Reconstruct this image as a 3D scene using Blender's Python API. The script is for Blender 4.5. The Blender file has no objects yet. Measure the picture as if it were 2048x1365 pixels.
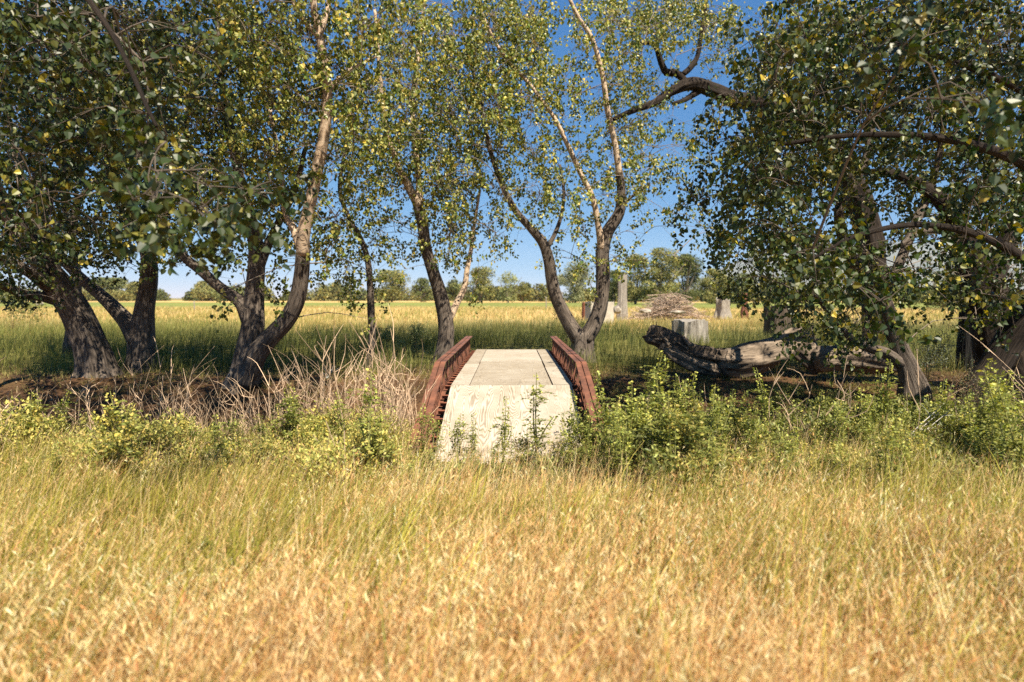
import bpy, math
import numpy as np
from mathutils import Vector

# ------------------------------------------------------------------ camera, sky, sun, exposure
sc = bpy.context.scene
COL = sc.collection
FPX = 1195.0                      # focal length in photo pixels (2048 wide)
CAMZ = 1.9
PITCH = math.atan(86 / FPX)
cd = bpy.data.cameras.new("camera")
cam = bpy.data.objects.new("camera", cd)
COL.objects.link(cam)
cam.location = (0, 0, CAMZ)
cam.rotation_euler = (math.pi / 2 - PITCH, 0, 0)
cd.sensor_width = 36
cd.lens = FPX / 2048 * 36
cd.clip_start = 0.05
cd.clip_end = 20000
cd.dof.use_dof = True
cd.dof.focus_distance = 8.6
cd.dof.aperture_fstop = 0.95
sc.camera = cam
SUN_EL = math.radians(55)
SUN_AZ = math.atan2(0.50, -0.866)          # clockwise from +Y: behind the camera, to the right
w = bpy.data.worlds.new("World")
sc.world = w
w.use_nodes = True
nt = w.node_tree
sky = nt.nodes.new("ShaderNodeTexSky")
sky.sky_type = 'NISHITA'
sky.sun_disc = False
sky.sun_elevation = SUN_EL
sky.sun_rotation = SUN_AZ
sky.altitude = 1300
sky.air_density = 0.7
sky.dust_density = 0.0
sky.ozone_density = 3.0
sep = nt.nodes.new("ShaderNodeSeparateColor"); com = nt.nodes.new("ShaderNodeCombineColor")
nt.links.new(sky.outputs[0], sep.inputs[0])
for i_, (g_, m_) in enumerate(((1.25, .38), (.76, .92), (.50, 1.75))):    # deep, saturated high-desert blue
    pw = nt.nodes.new("ShaderNodeMath"); pw.operation = 'POWER'; pw.inputs[1].default_value = g_
    ml = nt.nodes.new("ShaderNodeMath"); ml.operation = 'MULTIPLY'; ml.inputs[1].default_value = m_
    nt.links.new(sep.outputs[i_], pw.inputs[0]); nt.links.new(pw.outputs[0], ml.inputs[0]); nt.links.new(ml.outputs[0], com.inputs[i_])
nt.links.new(com.outputs[0], nt.nodes["Background"].inputs[0])
nt.nodes["Background"].inputs[1].default_value = 0.085
sd = bpy.data.lights.new("sun", 'SUN')
sd.energy = 5.0
sd.angle = math.radians(0.5)
sd.color = (1.0, 0.90, 0.73)
sun = bpy.data.objects.new("sun", sd)
COL.objects.link(sun)
SUN = Vector((math.sin(SUN_AZ) * math.cos(SUN_EL), math.cos(SUN_AZ) * math.cos(SUN_EL), math.sin(SUN_EL)))
sun.rotation_euler = SUN.to_track_quat('Z', 'Y').to_euler()
sc.view_settings.view_transform = 'Standard'
sc.view_settings.look = 'None'
sc.view_settings.exposure = 1.15
sc.view_settings.gamma = 1
sc.cycles.max_bounces = 6
sc.cycles.diffuse_bounces = 2
sc.cycles.glossy_bounces = 2
sc.cycles.transmission_bounces = 3
sc.cycles.transparent_max_bounces = 4
sc.cycles.caustics_reflective = False
sc.cycles.caustics_refractive = False
sc.cycles.use_denoising = False

rng = np.random.default_rng(7)
U = lambda a, b, n=None: rng.uniform(a, b, n)

# ------------------------------------------------------------------ helpers
cp, sp = math.cos(PITCH), math.sin(PITCH)


def at(px, py, Y):
    """photo pixel at a forward distance Y (m) -> point in the world"""
    dx = (np.asarray(px, float) - 1024) / FPX
    dy = (682.5 - np.asarray(py, float)) / FPX
    diry = cp + dy * sp
    t = Y / diry
    return np.stack([dx * t, np.broadcast_to(Y, t.shape) * 1.0, CAMZ + t * (-sp + dy * cp)], -1)


def hash2(ix, iy, s):
    h = (ix * 374761393 + iy * 668265263 + s * 1442695041) & 0xFFFFFFFF
    h = ((h ^ (h >> 13)) * 1274126177) & 0xFFFFFFFF
    return ((h ^ (h >> 16)) & 0xFFFF) / 65535.0


def vnoise(x, y, s=0):
    x = np.asarray(x, float); y = np.asarray(y, float)
    ix = np.floor(x).astype(np.int64); iy = np.floor(y).astype(np.int64)
    fx = x - ix; fy = y - iy
    fx = fx * fx * (3 - 2 * fx); fy = fy * fy * (3 - 2 * fy)
    a = hash2(ix, iy, s); b = hash2(ix + 1, iy, s); c = hash2(ix, iy + 1, s); d = hash2(ix + 1, iy + 1, s)
    return (a * (1 - fx) + b * fx) * (1 - fy) + (c * (1 - fx) + d * fx) * fy


def fbm(x, y, s=0, o=3):
    v = 0; a = 0.5; t = 0
    for k in range(o):
        v = v + a * vnoise(np.asarray(x) * 2 ** k, np.asarray(y) * 2 ** k, s + k * 17); t += a; a *= .5
    return v / t


def sstep(a, b, x):
    t = np.clip((np.asarray(x, float) - a) / (b - a), 0, 1)
    return t * t * (3 - 2 * t)


def ground_z(x, y):
    x = np.asarray(x, float); y = np.asarray(y, float)
    yy = y + 0.5 * (vnoise(x * .35, 0 * x, 3) - .5) + 0.02 * x
    near = 1 - sstep(7.0, 8.5, yy)
    far = sstep(9.6, 13.2, yy)
    z = -1.0 + near * 1.0 + far * 1.08 + sstep(13, 19, yy) * .25
    rough = sstep(60, 18, y)
    z = z + (fbm(x * 1.3, y * 1.3, 5) - .5) * .16 * rough
    z = z + (fbm(x * .03, y * .03, 8) - .5) * .5 * sstep(30, 80, y) * sstep(3000, 200, y)
    return z


def link(o, parent=None):
    COL.objects.link(o)
    if parent is not None:
        o.parent = parent
    return o


def tag(o, label=None, cat=None, group=None, kind=None):
    if label: o['label'] = label
    if cat: o['category'] = cat
    if group: o['group'] = group
    if kind: o['kind'] = kind
    return o


def thing(name, loc, label, cat, group=None):
    o = bpy.data.objects.new(name, None)
    o.location = [float(v) for v in loc]
    o.empty_display_size = .2
    link(o)
    return tag(o, label, cat, group)


def mesh(name, V, Fs, mat, parent=None, smooth=False, col=None, bk=None, colf=None):
    """V in world coordinates; moved into the parent's space when there is one"""
    V = np.asarray(V, np.float32).reshape(-1, 3)
    if parent is not None:
        p = parent; off = np.zeros(3)
        while p is not None:
            off += np.array(p.location); p = p.parent
        V = V - off.astype(np.float32)
    if not isinstance(Fs, (list, tuple)): Fs = [Fs]
    Fs = [np.asarray(f, np.int32) for f in Fs if len(f)]
    me = bpy.data.meshes.new(name)
    me.vertices.add(len(V)); me.vertices.foreach_set("co", V.ravel())
    idx = np.concatenate([f.ravel() for f in Fs])
    sizes = np.concatenate([np.full(len(f), f.shape[1], np.int32) for f in Fs])
    starts = np.concatenate([[0], np.cumsum(sizes)[:-1]]).astype(np.int32)
    me.loops.add(len(idx)); me.loops.foreach_set("vertex_index", idx)
    me.polygons.add(len(sizes)); me.polygons.foreach_set("loop_start", starts)
    try:
        me.polygons.foreach_set("loop_total", sizes)
    except Exception:
        pass
    me.polygons.foreach_set("use_smooth", np.full(len(sizes), bool(smooth)))
    me.update(calc_edges=True)
    for dom, c in (('POINT', col), ('FACE', colf)):
        if c is None: continue
        c = np.asarray(c, np.float32)
        if c.shape[1] == 3: c = np.concatenate([c, np.ones((len(c), 1), np.float32)], 1)
        a = me.attributes.new("Col", 'FLOAT_COLOR', dom); a.data.foreach_set("color", c.ravel())
    if bk is not None:
        a = me.attributes.new("bk", 'FLOAT_VECTOR', 'POINT'); a.data.foreach_set("vector", np.asarray(bk, np.float32).ravel())
    me.materials.append(mat)
    o = bpy.data.objects.new(name, me)
    return link(o, parent)


class Acc:
    def __init__(s): s.V = []; s.F = {}; s.C = []; s.B = []; s.n = 0
    def add(s, V, F, C=None, B=None):
        V = np.asarray(V, float).reshape(-1, 3)
        for f in (F if isinstance(F, list) else [F]):
            f = np.asarray(f)
            if len(f): s.F.setdefault(f.shape[1], []).append(f + s.n)
        s.V.append(V); s.n += len(V)
        if C is not None:
            C = np.asarray(C, float); s.C.append(np.broadcast_to(C, (len(V), 3)))
        if B is not None: s.B.append(B)
    def get(s):
        return np.concatenate(s.V), [np.concatenate(f) for f in s.F.values()], (np.concatenate(s.C) if s.C else None), (np.concatenate(s.B) if s.B else None)
    def build(s, name, mat, parent=None, smooth=False):
        V, F, C, B = s.get()
        return mesh(name, V, F, mat, parent, smooth, col=C, bk=B)


def box(a, x0, x1, y0, y1, z0, z1, C=None):
    V = [(x0, y0, z0), (x1, y0, z0), (x1, y1, z0), (x0, y1, z0), (x0, y0, z1), (x1, y0, z1), (x1, y1, z1), (x0, y1, z1)]
    F = [(0, 3, 2, 1), (4, 5, 6, 7), (0, 1, 5, 4), (1, 2, 6, 5), (2, 3, 7, 6), (3, 0, 4, 7)]
    a.add(V, np.array(F), C)


def beam(a, p, q, wx, wz, C=None):
    """a square bar from p to q, wx wide in world x and wz deep in the other direction"""
    p = np.array(p, float); q = np.array(q, float)
    d = (q - p) / np.linalg.norm(q - p)
    s = np.array([1., 0, 0]) if abs(d[0]) < .9 else np.array([0, 1., 0])
    u = np.cross(d, s); u /= np.linalg.norm(u); s = np.cross(u, d)
    V = [o + s * i * wx / 2 + u * j * wz / 2 for o in (p, q) for i, j in ((-1, -1), (1, -1), (1, 1), (-1, 1))]
    F = [(0, 1, 2, 3), (7, 6, 5, 4), (0, 4, 5, 1), (1, 5, 6, 2), (2, 6, 7, 3), (3, 7, 4, 0)]
    a.add(V, np.array(F), C)


def resample(P, R, step):
    P = np.asarray(P, float); R = np.asarray(R, float)
    if len(P) < 3:
        n = max(2, int(np.linalg.norm(P[-1] - P[0]) / step) + 1)
        t = np.linspace(0, 1, n)[:, None]
        return P[0] * (1 - t) + P[-1] * t, R[0] * (1 - t[:, 0]) + R[-1] * t[:, 0]
    Q = np.vstack([2 * P[0] - P[1], P, 2 * P[-1] - P[-2]])
    out = []; rr = []
    for i in range(len(P) - 1):
        p0, p1, p2, p3 = Q[i:i + 4]
        n = max(2, int(np.linalg.norm(p2 - p1) / step))
        t = np.linspace(0, 1, n, endpoint=False)[:, None]
        out.append(.5 * ((2 * p1) + (-p0 + p2) * t + (2 * p0 - 5 * p1 + 4 * p2 - p3) * t ** 2 + (-p0 + 3 * p1 - 3 * p2 + p3) * t ** 3))
        rr.append(R[i] * (1 - t[:, 0]) + R[i + 1] * t[:, 0])
    out.append(P[-1:]); rr.append(R[-1:])
    return np.vstack(out), np.concatenate(rr)


def tube(a, P, R, sides=8, step=.12, bump=0., C=None, freq=9., seed=0, cap=True, flare=0., lobes=0.):
    P, R = resample(P, R, step)
    T = np.gradient(P, axis=0); T /= np.linalg.norm(T, axis=1)[:, None] + 1e-9
    n = len(P)
    u = np.cross(T[0], [0.3, 1, 0.1]); u /= np.linalg.norm(u)
    Uv = []
    for i in range(n):
        u = u - T[i] * u.dot(T[i]); u /= np.linalg.norm(u); Uv.append(u)
    Uv = np.array(Uv); W = np.cross(T, Uv)
    ang = np.linspace(0, 2 * np.pi, sides, endpoint=False)
    L = np.concatenate([[0], np.cumsum(np.linalg.norm(np.diff(P, axis=0), axis=1))])
    rad = np.repeat(R[:, None], sides, 1)
    if bump or lobes:
        ca, sa = np.cos(ang), np.sin(ang)
        A = np.repeat(ang[None], n, 0); LL = np.repeat(L[:, None], sides, 1)
        nz = vnoise(ca[None] * 3 + 10 + LL * 1.1, sa[None] * 3 + 10 + 0 * LL + seed, seed) - .5
        fn = vnoise(ca[None] * freq + 30, sa[None] * freq + 30 + LL * 1.6, seed + 5) - .5
        rad = rad * (1 + nz * bump * 1.6 + fn * bump)
        if lobes:
            k = np.exp(-L / (R[0] * 3))[:, None]
            rad = rad * (1 + k * lobes * np.cos(A * 4 + seed))
    V = P[:, None] + Uv[:, None] * (np.cos(ang) * rad)[..., None] + W[:, None] * (np.sin(ang) * rad)[..., None]
    i = np.arange(n - 1)[:, None] * sides; j = np.arange(sides)[None]; j2 = (j + 1) % sides
    F = np.stack([i + j, i + j2, i + sides + j2, i + sides + j], -1).reshape(-1, 4)
    rr = np.repeat(R[:, None], sides, 1)
    B = np.stack([np.cos(ang)[None] * .16 + 0 * rr, np.sin(ang)[None] * .16 + seed * .37 + 0 * rr, np.repeat(L[:, None], sides, 1)], -1).reshape(-1, 3)
    V = V.reshape(-1, 3)
    Fs = [F]
    if cap:
        V = np.vstack([V, P[-1:], P[:1]]); B = np.vstack([B, [[0, seed * .37, L[-1]], [0, seed * .37, 0]]])
        k = n * sides; jj = np.arange(sides); b = (n - 1) * sides
        Fs.append(np.stack([b + jj, b + (jj + 1) % sides, 0 * jj + k], -1))
        Fs.append(np.stack([(jj + 1) % sides, jj, 0 * jj + k + 1], -1))
    a.add(V, Fs, C, B)
    return P, R


def unit(v): return v / (np.linalg.norm(v, axis=-1, keepdims=True) + 1e-9)


def leaves(P, D, N, S, C, big=True, fold=.16, wid=1.0):
    """one pointed leaf per row: base P, direction D, normal N, length S, colour C"""
    n = len(P)
    D = unit(D); Wv = unit(np.cross(D, N)); N = np.cross(Wv, D)
    S = S[:, None]
    if big:
        prof = [(0, 0, 0), (.12, -.44, .8), (.55, -.36, .7), (1.02, 0, 0), (.55, .36, .7), (.12, .44, .8)]
        F0 = np.array([(0, 1, 2, 3), (0, 3, 4, 5)])
    else:
        prof = [(0, 0, 0), (.35, -.46, .5), (1, 0, 0), (.35, .46, .5)]
        F0 = np.array([(0, 1, 2, 3)])
    V = np.stack([P + D * S * a + Wv * S * b * wid + N * S * fold * c for a, b, c in prof], 1)
    k = len(prof)
    F = (F0[None] + (np.arange(n) * k)[:, None, None]).reshape(-1, 4)
    Cc = np.repeat(C[:, None], k, 1).reshape(-1, 3)
    return V.reshape(-1, 3), F, Cc


def blades(P, H, lean, az, Wd, C0, C1, seg=3, face=None):
    """tapered curved grass blades"""
    n = len(P)
    if face is None: face = U(0, 2 * np.pi, n)
    dirh = np.stack([np.cos(az), np.sin(az), 0 * az], 1)
    wv = np.stack([np.cos(face), np.sin(face), 0 * face], 1)
    V = []; C = []
    for s in range(seg + 1):
        t = s / seg
        c = P + dirh * (lean * H * t ** 2)[:, None]
        c = c + np.stack([0 * H, 0 * H, H * (t - .28 * np.minimum(lean, 1.4) * t ** 2.2)], 1)
        wd = (Wd * (1 - t ** 1.6 * .93) * .5)[:, None]
        V += [c - wv * wd, c + wv * wd]
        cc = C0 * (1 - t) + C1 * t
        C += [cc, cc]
    V = np.stack(V, 1); C = np.stack(C, 1); k = 2 * (seg + 1)
    F0 = np.array([(2 * s, 2 * s + 1, 2 * s + 3, 2 * s + 2) for s in range(seg)])
    F = (F0[None] + (np.arange(n) * k)[:, None, None]).reshape(-1, 4)
    return V.reshape(-1, 3), F, C.reshape(-1, 3)


def pick(cols, n, jit=.15, p=None):
    cols = np.array(cols, float)
    c = cols[rng.choice(len(cols), n, p=p)]
    return np.clip(c * U(1 - jit, 1 + jit, (n, 1)) * U(1 - jit * .3, 1 + jit * .3, (n, 3)), 0, 1)


def scatter(protos, P, rz, S, tilt=.12, sz=None):
    """merge copies of proto (V, F, C) meshes into one set of arrays"""
    a = Acc(); which = rng.integers(0, len(protos), len(P))
    for k, (V, Fs, C) in enumerate(protos):
        I = np.nonzero(which == k)[0]
        if not len(I): continue
        c, s = np.cos(rz[I]), np.sin(rz[I])
        tx, ty = rng.normal(0, tilt, len(I)), rng.normal(0, tilt, len(I))
        X = V[None, :, 0] * c[:, None] - V[None, :, 1] * s[:, None]
        Yv = V[None, :, 0] * s[:, None] + V[None, :, 1] * c[:, None]
        Z = np.repeat(V[None, :, 2], len(I), 0)
        if sz is not None: Z = Z * sz[I][:, None]
        X = X + Z * tx[:, None]; Yv = Yv + Z * ty[:, None]
        W = np.stack([X, Yv, Z], -1) * S[I][:, None, None] + P[I][:, None]
        nV = len(V)
        F = [(f[None] + (np.arange(len(I)) * nV)[:, None, None]).reshape(-1, f.shape[1]) for f in Fs]
        tint = U(.8, 1.2, (len(I), 1, 1))
        a.add(W.reshape(-1, 3), F, np.clip(np.repeat(C[None], len(I), 0) * tint, 0, 1).reshape(-1, 3))
    return a


# ------------------------------------------------------------------ materials
def newmat(name):
    m = bpy.data.materials.new(name); m.use_nodes = True
    return m, m.node_tree, m.node_tree.nodes["Principled BSDF"]


def N(t, typ, **k):
    n = t.nodes.new(typ)
    for a, v in k.items():
        if a == 'inp':
            for kk, vv in v.items(): n.inputs[kk].default_value = vv
        else: setattr(n, a, v)
    return n


def leafmat(name, rough=.42, trans=.35, spec=.5, noise=0., tint=(1.0, 1.0, .45)):
    m, t, b = newmat(name)
    at_ = N(t, "ShaderNodeAttribute", attribute_name="Col")
    b.inputs["Roughness"].default_value = rough
    b.inputs["Specular IOR Level"].default_value = spec
    t.links.new(at_.outputs[0], b.inputs["Base Color"])
    if trans:
        tr = N(t, "ShaderNodeBsdfTranslucent")
        mul = N(t, "ShaderNodeMixRGB", blend_type='MULTIPLY', inp={0: 1.0, 2: tint + (1,)})
        g = N(t, "ShaderNodeBrightContrast", inp={1: .02, 2: .1})
        t.links.new(at_.outputs[0], g.inputs[0]); t.links.new(g.outputs[0], mul.inputs[1])
        t.links.new(mul.outputs[0], tr.inputs[0])
        mx = N(t, "ShaderNodeMixShader", inp={0: trans})
        t.links.new(b.outputs[0], mx.inputs[1]); t.links.new(tr.outputs[0], mx.inputs[2])
        t.links.new(mx.outputs[0], t.nodes["Material Output"].inputs[0])
    return m


M_leaf = leafmat("cottonwood leaf", .45, .27, .5)
M_grass = leafmat("dry grass", .6, .30, .3, tint=(1, .92, .7))
M_weed = leafmat("weed leaf", .5, .30, .35)
M_far = leafmat("far foliage", .7, .15, .2)
M_stick = leafmat("dry stick", .75, 0, .2)


def barkmat(name, base, dark, pale=None):
    m, t, b = newmat(name)
    at_ = N(t, "ShaderNodeAttribute", attribute_name="bk")
    mp = N(t, "ShaderNodeMapping", inp={3: (60, 60, 3)})
    t.links.new(at_.outputs[1], mp.inputs[0])
    nz = N(t, "ShaderNodeTexNoise", inp={"Scale": 1.0, "Detail": 5, "Roughness": .6, "Distortion": .25})
    t.links.new(mp.outputs[0], nz.inputs[0])
    r = N(t, "ShaderNodeValToRGB")
    r.color_ramp.elements[0].position = .38; r.color_ramp.elements[0].color = dark + (1,)
    r.color_ramp.elements[1].position = .62; r.color_ramp.elements[1].color = base + (1,)
    t.links.new(nz.outputs[0], r.inputs[0])
    n2 = N(t, "ShaderNodeTexNoise", inp={"Scale": 5.0, "Detail": 3})
    t.links.new(at_.outputs[1], n2.inputs[0])
    mx = N(t, "ShaderNodeMixRGB", blend_type='MULTIPLY', inp={0: .6})
    r2 = N(t, "ShaderNodeValToRGB")
    r2.color_ramp.elements[0].position = .3; r2.color_ramp.elements[0].color = (.5, .45, .42, 1)
    r2.color_ramp.elements[1].position = .7; r2.color_ramp.elements[1].color = (1.15, 1.1, 1.05, 1)
    t.links.new(n2.outputs[0], r2.inputs[0])
    t.links.new(r.outputs[0], mx.inputs[1]); t.links.new(r2.outputs[0], mx.inputs[2])
    t.links.new(mx.outputs[0], b.inputs["Base Color"])
    bp = N(t, "ShaderNodeBump", inp={"Strength": .9, "Distance": .03})
    t.links.new(nz.outputs[0], bp.inputs["Height"]); t.links.new(bp.outputs[0], b.inputs["Normal"])
    b.inputs["Roughness"].default_value = .9
    b.inputs["Specular IOR Level"].default_value = .2
    return m


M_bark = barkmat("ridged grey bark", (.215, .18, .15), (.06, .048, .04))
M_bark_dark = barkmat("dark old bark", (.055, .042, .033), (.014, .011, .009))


def palebark():
    m, t, b = newmat("pale banded bark")
    at_ = N(t, "ShaderNodeAttribute", attribute_name="bk")
    mp = N(t, "ShaderNodeMapping", inp={3: (5, 5, 16)})
    t.links.new(at_.outputs[1], mp.inputs[0])
    nz = N(t, "ShaderNodeTexNoise", inp={"Scale": 1.0, "Detail": 2, "Distortion": 1.2})
    t.links.new(mp.outputs[0], nz.inputs[0])
    r = N(t, "ShaderNodeValToRGB")
    e = r.color_ramp.elements
    e[0].position = .33; e[0].color = (.05, .035, .025, 1)
    e[1].position = .42; e[1].color = (.46, .33, .22, 1)
    k = e.new(.75); k.color = (.58, .46, .34, 1)
    t.links.new(nz.outputs[0], r.inputs[0])
    t.links.new(r.outputs[0], b.inputs["Base Color"])
    n2 = N(t, "ShaderNodeTexNoise", inp={"Scale": 40.0, "Detail": 3})
    t.links.new(at_.outputs[1], n2.inputs[0])
    bp = N(t, "ShaderNodeBump", inp={"Strength": .5, "Distance": .01})
    t.links.new(n2.outputs[0], bp.inputs["Height"]); t.links.new(bp.outputs[0], b.inputs["Normal"])
    b.inputs["Roughness"].default_value = .75
    return m


M_pale = palebark()


def simple(name, base, dark, scale=(8, 8, 8), rough=.85, bump=.3, dist=.02, lo=.35, hi=.65, metal=0., coords="Object", detail=6, attr=None):
    m, t, b = newmat(name)
    if attr:
        tc = N(t, "ShaderNodeAttribute", attribute_name=attr); src = tc.outputs[1]
    else:
        tc = N(t, "ShaderNodeTexCoord"); src = tc.outputs[coords]
    mp = N(t, "ShaderNodeMapping", inp={3: scale})
    t.links.new(src, mp.inputs[0])
    nz = N(t, "ShaderNodeTexNoise", inp={"Scale": 1.0, "Detail": detail, "Roughness": .65})
    t.links.new(mp.outputs[0], nz.inputs[0])
    r = N(t, "ShaderNodeValToRGB")
    r.color_ramp.elements[0].position = lo; r.color_ramp.elements[0].color = tuple(dark) + (1,)
    r.color_ramp.elements[1].position = hi; r.color_ramp.elements[1].color = tuple(base) + (1,)
    t.links.new(nz.outputs[0], r.inputs[0]); t.links.new(r.outputs[0], b.inputs["Base Color"])
    bp = N(t, "ShaderNodeBump", inp={"Strength": bump, "Distance": dist})
    t.links.new(nz.outputs[0], bp.inputs["Height"]); t.links.new(bp.outputs[0], b.inputs["Normal"])
    b.inputs["Roughness"].default_value = rough; b.inputs["Metallic"].default_value = metal
    b.inputs["Specular IOR Level"].default_value = .3
    return m


M_rust = simple("rust red painted steel", (.225, .092, .055), (.085, .04, .028), (5, 3.5, 9), .6, .15, .004)
M_rustd = simple("rusty cross beam", (.30, .11, .06), (.14, .05, .03), (9, 9, 9), .8, .3, .005)
M_wood = simple("weathered log wood", (.27, .21, .155), (.055, .04, .03), (30, 30, 3.2), .9, .9, .03, .36, .62, attr="bk")
M_wooddk = simple("dark rotten log wood", (.16, .12, .09), (.035, .027, .02), (26, 26, 3), .95, 1., .03, attr="bk")
M_grey = simple("silvered dead wood", (.36, .33, .285), (.10, .08, .065), (34, 34, 3), .9, .9, .03, .34, .6, attr="bk")
M_redw = simple("reddish dead wood", (.28, .12, .08), (.09, .04, .03), (26, 26, 3), .9, .8, .03, attr="bk")
M_char = simple("charred wood", (.02, .018, .016), (.006, .006, .006), (20, 20, 4), .9, .8, .03, attr="bk")
M_conc = simple("pale concrete", (.50, .46, .38), (.34, .31, .26), (3, 3, 3), .9, .2, .01)
M_rock = simple("pale stone", (.42, .37, .3), (.25, .21, .17), (6, 6, 6), .9, .4, .02)


def plywood(name, pale, line, sx, contrast, seed):
    m, t, b = newmat(name)
    tc = N(t, "ShaderNodeTexCoord")
    mp = N(t, "ShaderNodeMapping", inp={1: (seed, seed * 1.7, 0), 3: (sx, sx * .11, 1)})
    t.links.new(tc.outputs["Object"], mp.inputs[0])
    nz = N(t, "ShaderNodeTexNoise", inp={"Scale": 1.0, "Detail": 2.0, "Roughness": .42, "Distortion": .0})
    t.links.new(mp.outputs[0], nz.inputs[0])
    mu = N(t, "ShaderNodeMath", operation='MULTIPLY', inp={1: 185.0})
    t.links.new(nz.outputs[0], mu.inputs[0])
    sn = N(t, "ShaderNodeMath", operation='SINE'); t.links.new(mu.outputs[0], sn.inputs[0])
    r = N(t, "ShaderNodeValToRGB")
    r.color_ramp.elements[0].position = 0.0; r.color_ramp.elements[0].color = tuple(line) + (1,)
    r.color_ramp.elements[1].position = contrast; r.color_ramp.elements[1].color = tuple(pale) + (1,)
    ma = N(t, "ShaderNodeMath", operation='MULTIPLY_ADD', inp={1: .5, 2: .5}); t.links.new(sn.outputs[0], ma.inputs[0])
    t.links.new(ma.outputs[0], r.inputs[0])
    # stains and weathering
    n2 = N(t, "ShaderNodeTexNoise", inp={"Scale": 2.3, "Detail": 6, "Roughness": .7}); t.links.new(tc.outputs["Object"], n2.inputs[0])
    r2 = N(t, "ShaderNodeValToRGB")
    r2.color_ramp.elements[0].position = .3; r2.color_ramp.elements[0].color = (.68, .62, .54, 1)
    r2.color_ramp.elements[1].position = .62; r2.color_ramp.elements[1].color = (1, 1, 1, 1)
    t.links.new(n2.outputs[0], r2.inputs[0])
    mx = N(t, "ShaderNodeMixRGB", blend_type='MULTIPLY', inp={0: .8})
    t.links.new(r.outputs[0], mx.inputs[1]); t.links.new(r2.outputs[0], mx.inputs[2])
    n3 = N(t, "ShaderNodeTexNoise", inp={"Scale": 60, "Detail": 3}); t.links.new(tc.outputs["Object"], n3.inputs[0])
    r3 = N(t, "ShaderNodeValToRGB")
    r3.color_ramp.elements[0].position = .28; r3.color_ramp.elements[0].color = (.6, .55, .5, 1)
    r3.color_ramp.elements[1].position = .42; r3.color_ramp.elements[1].color = (1, 1, 1, 1)
    t.links.new(n3.outputs[0], r3.inputs[0])
    mx2 = N(t, "ShaderNodeMixRGB", blend_type='MULTIPLY', inp={0: .7})
    t.links.new(mx.outputs[0], mx2.inputs[1]); t.links.new(r3.outputs[0], mx2.inputs[2])
    t.links.new(mx2.outputs[0], b.inputs["Base Color"])
    bp = N(t, "ShaderNodeBump", inp={"Strength": .25, "Distance": .003})
    t.links.new(ma.outputs[0], bp.inputs["Height"]); t.links.new(bp.outputs[0], b.inputs["Normal"])
    b.inputs["Roughness"].default_value = .85
    b.inputs["Specular IOR Level"].default_value = .2
    return m


M_ply_ramp = plywood("bleached plywood with bold grain", (.50, .45, .375), (.29, .245, .19), 4.8, .75, 3.1)
M_ply_strip = plywood("bleached plywood strip", (.44, .39, .32), (.33, .285, .23), 6, .6, 8.3)
M_ply_flat = plywood("weathered deck plywood", (.385, .335, .265), (.30, .26, .205), 5, .5, 5.2)
M_ply_side = plywood("grey side plywood", (.45, .40, .33), (.36, .315, .255), 6, .5, 1.2)

# ------------------------------------------------------------------ ground
def ground_colour(x, y):
    n1 = fbm(x * .8, y * .8, 21); n2 = fbm(x * .18, y * .12, 31); n3 = vnoise(x * 3.1, y * 3.1, 41)
    def c(r, g, b): return np.array([r, g, b])[None]
    gold = c(.46, .30, .12) * (.75 + .5 * n3[:, None]); dirt = c(.095, .058, .034) * (.6 + .8 * n3[:, None])
    bed = c(.05, .032, .02) + 0 * gold  # flat dark brown for the ditch floor
    grn = c(.15, .15, .05) * (.6 + .8 * n1[:, None])
    tan = c(.55, .40, .17) * (.75 + .5 * n2[:, None])
    alf = c(.20, .24, .07) * (.8 + .4 * n2[:, None])
    C = gold
    def mix(C, D, w): w = np.clip(w, 0, 1)[:, None]; return C * (1 - w) + D * w
    C = mix(C, dirt, sstep(5.2, 7.3, y + n1 - .5))
    C = mix(C, bed, sstep(7.6, 8.4, y) * (1 - sstep(9.2, 10.5, y)))
    C = mix(C, grn, sstep(13.3, 16, y + (n1 - .5) * 3))
    C = mix(C, tan, sstep(28, 42, y + (n2 - .5) * 30 + (x > 4) * 4))
    C = mix(C, alf, sstep(80, 110, y + (n2 - .5) * 20))
    C = mix(C, tan, sstep(205, 225, y + (n2 - .5) * 30))
    C = mix(C, c(.24, .22, .1) + 0 * C, sstep(330, 420, y))
    return C


def grid(xs, ys):
    X, Y = np.meshgrid(xs, ys); Z = ground_z(X, Y)
    V = np.stack([X, Y, Z], -1).reshape(-1, 3); nx = len(xs)
    i, j = np.meshgrid(np.arange(len(ys) - 1), np.arange(nx - 1), indexing='ij')
    a = (i * nx + j).ravel()
    return V, np.stack([a, a + 1, a + nx + 1, a + nx], -1)


def axis(lst):
    out = []
    for a, b, s in lst: out += list(np.arange(a, b, s))
    return np.array(out + [lst[-1][1]])


gx = axis([(-6000, -600, 450), (-600, -100, 50), (-100, -22, 6), (-22, -9, .6), (-9, 9, .16), (9, 22, .6), (22, 100, 6), (100, 600, 50), (600, 6000, 450)])
gy = axis([(-400, -40, 60), (-40, -2, 3), (-2, 19, .16), (19, 45, .8), (45, 130, 5), (130, 500, 20), (500, 9500, 450)])
GV, GF = grid(gx, gy)
GC = ground_colour(GV[:, 0], GV[:, 1])


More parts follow.
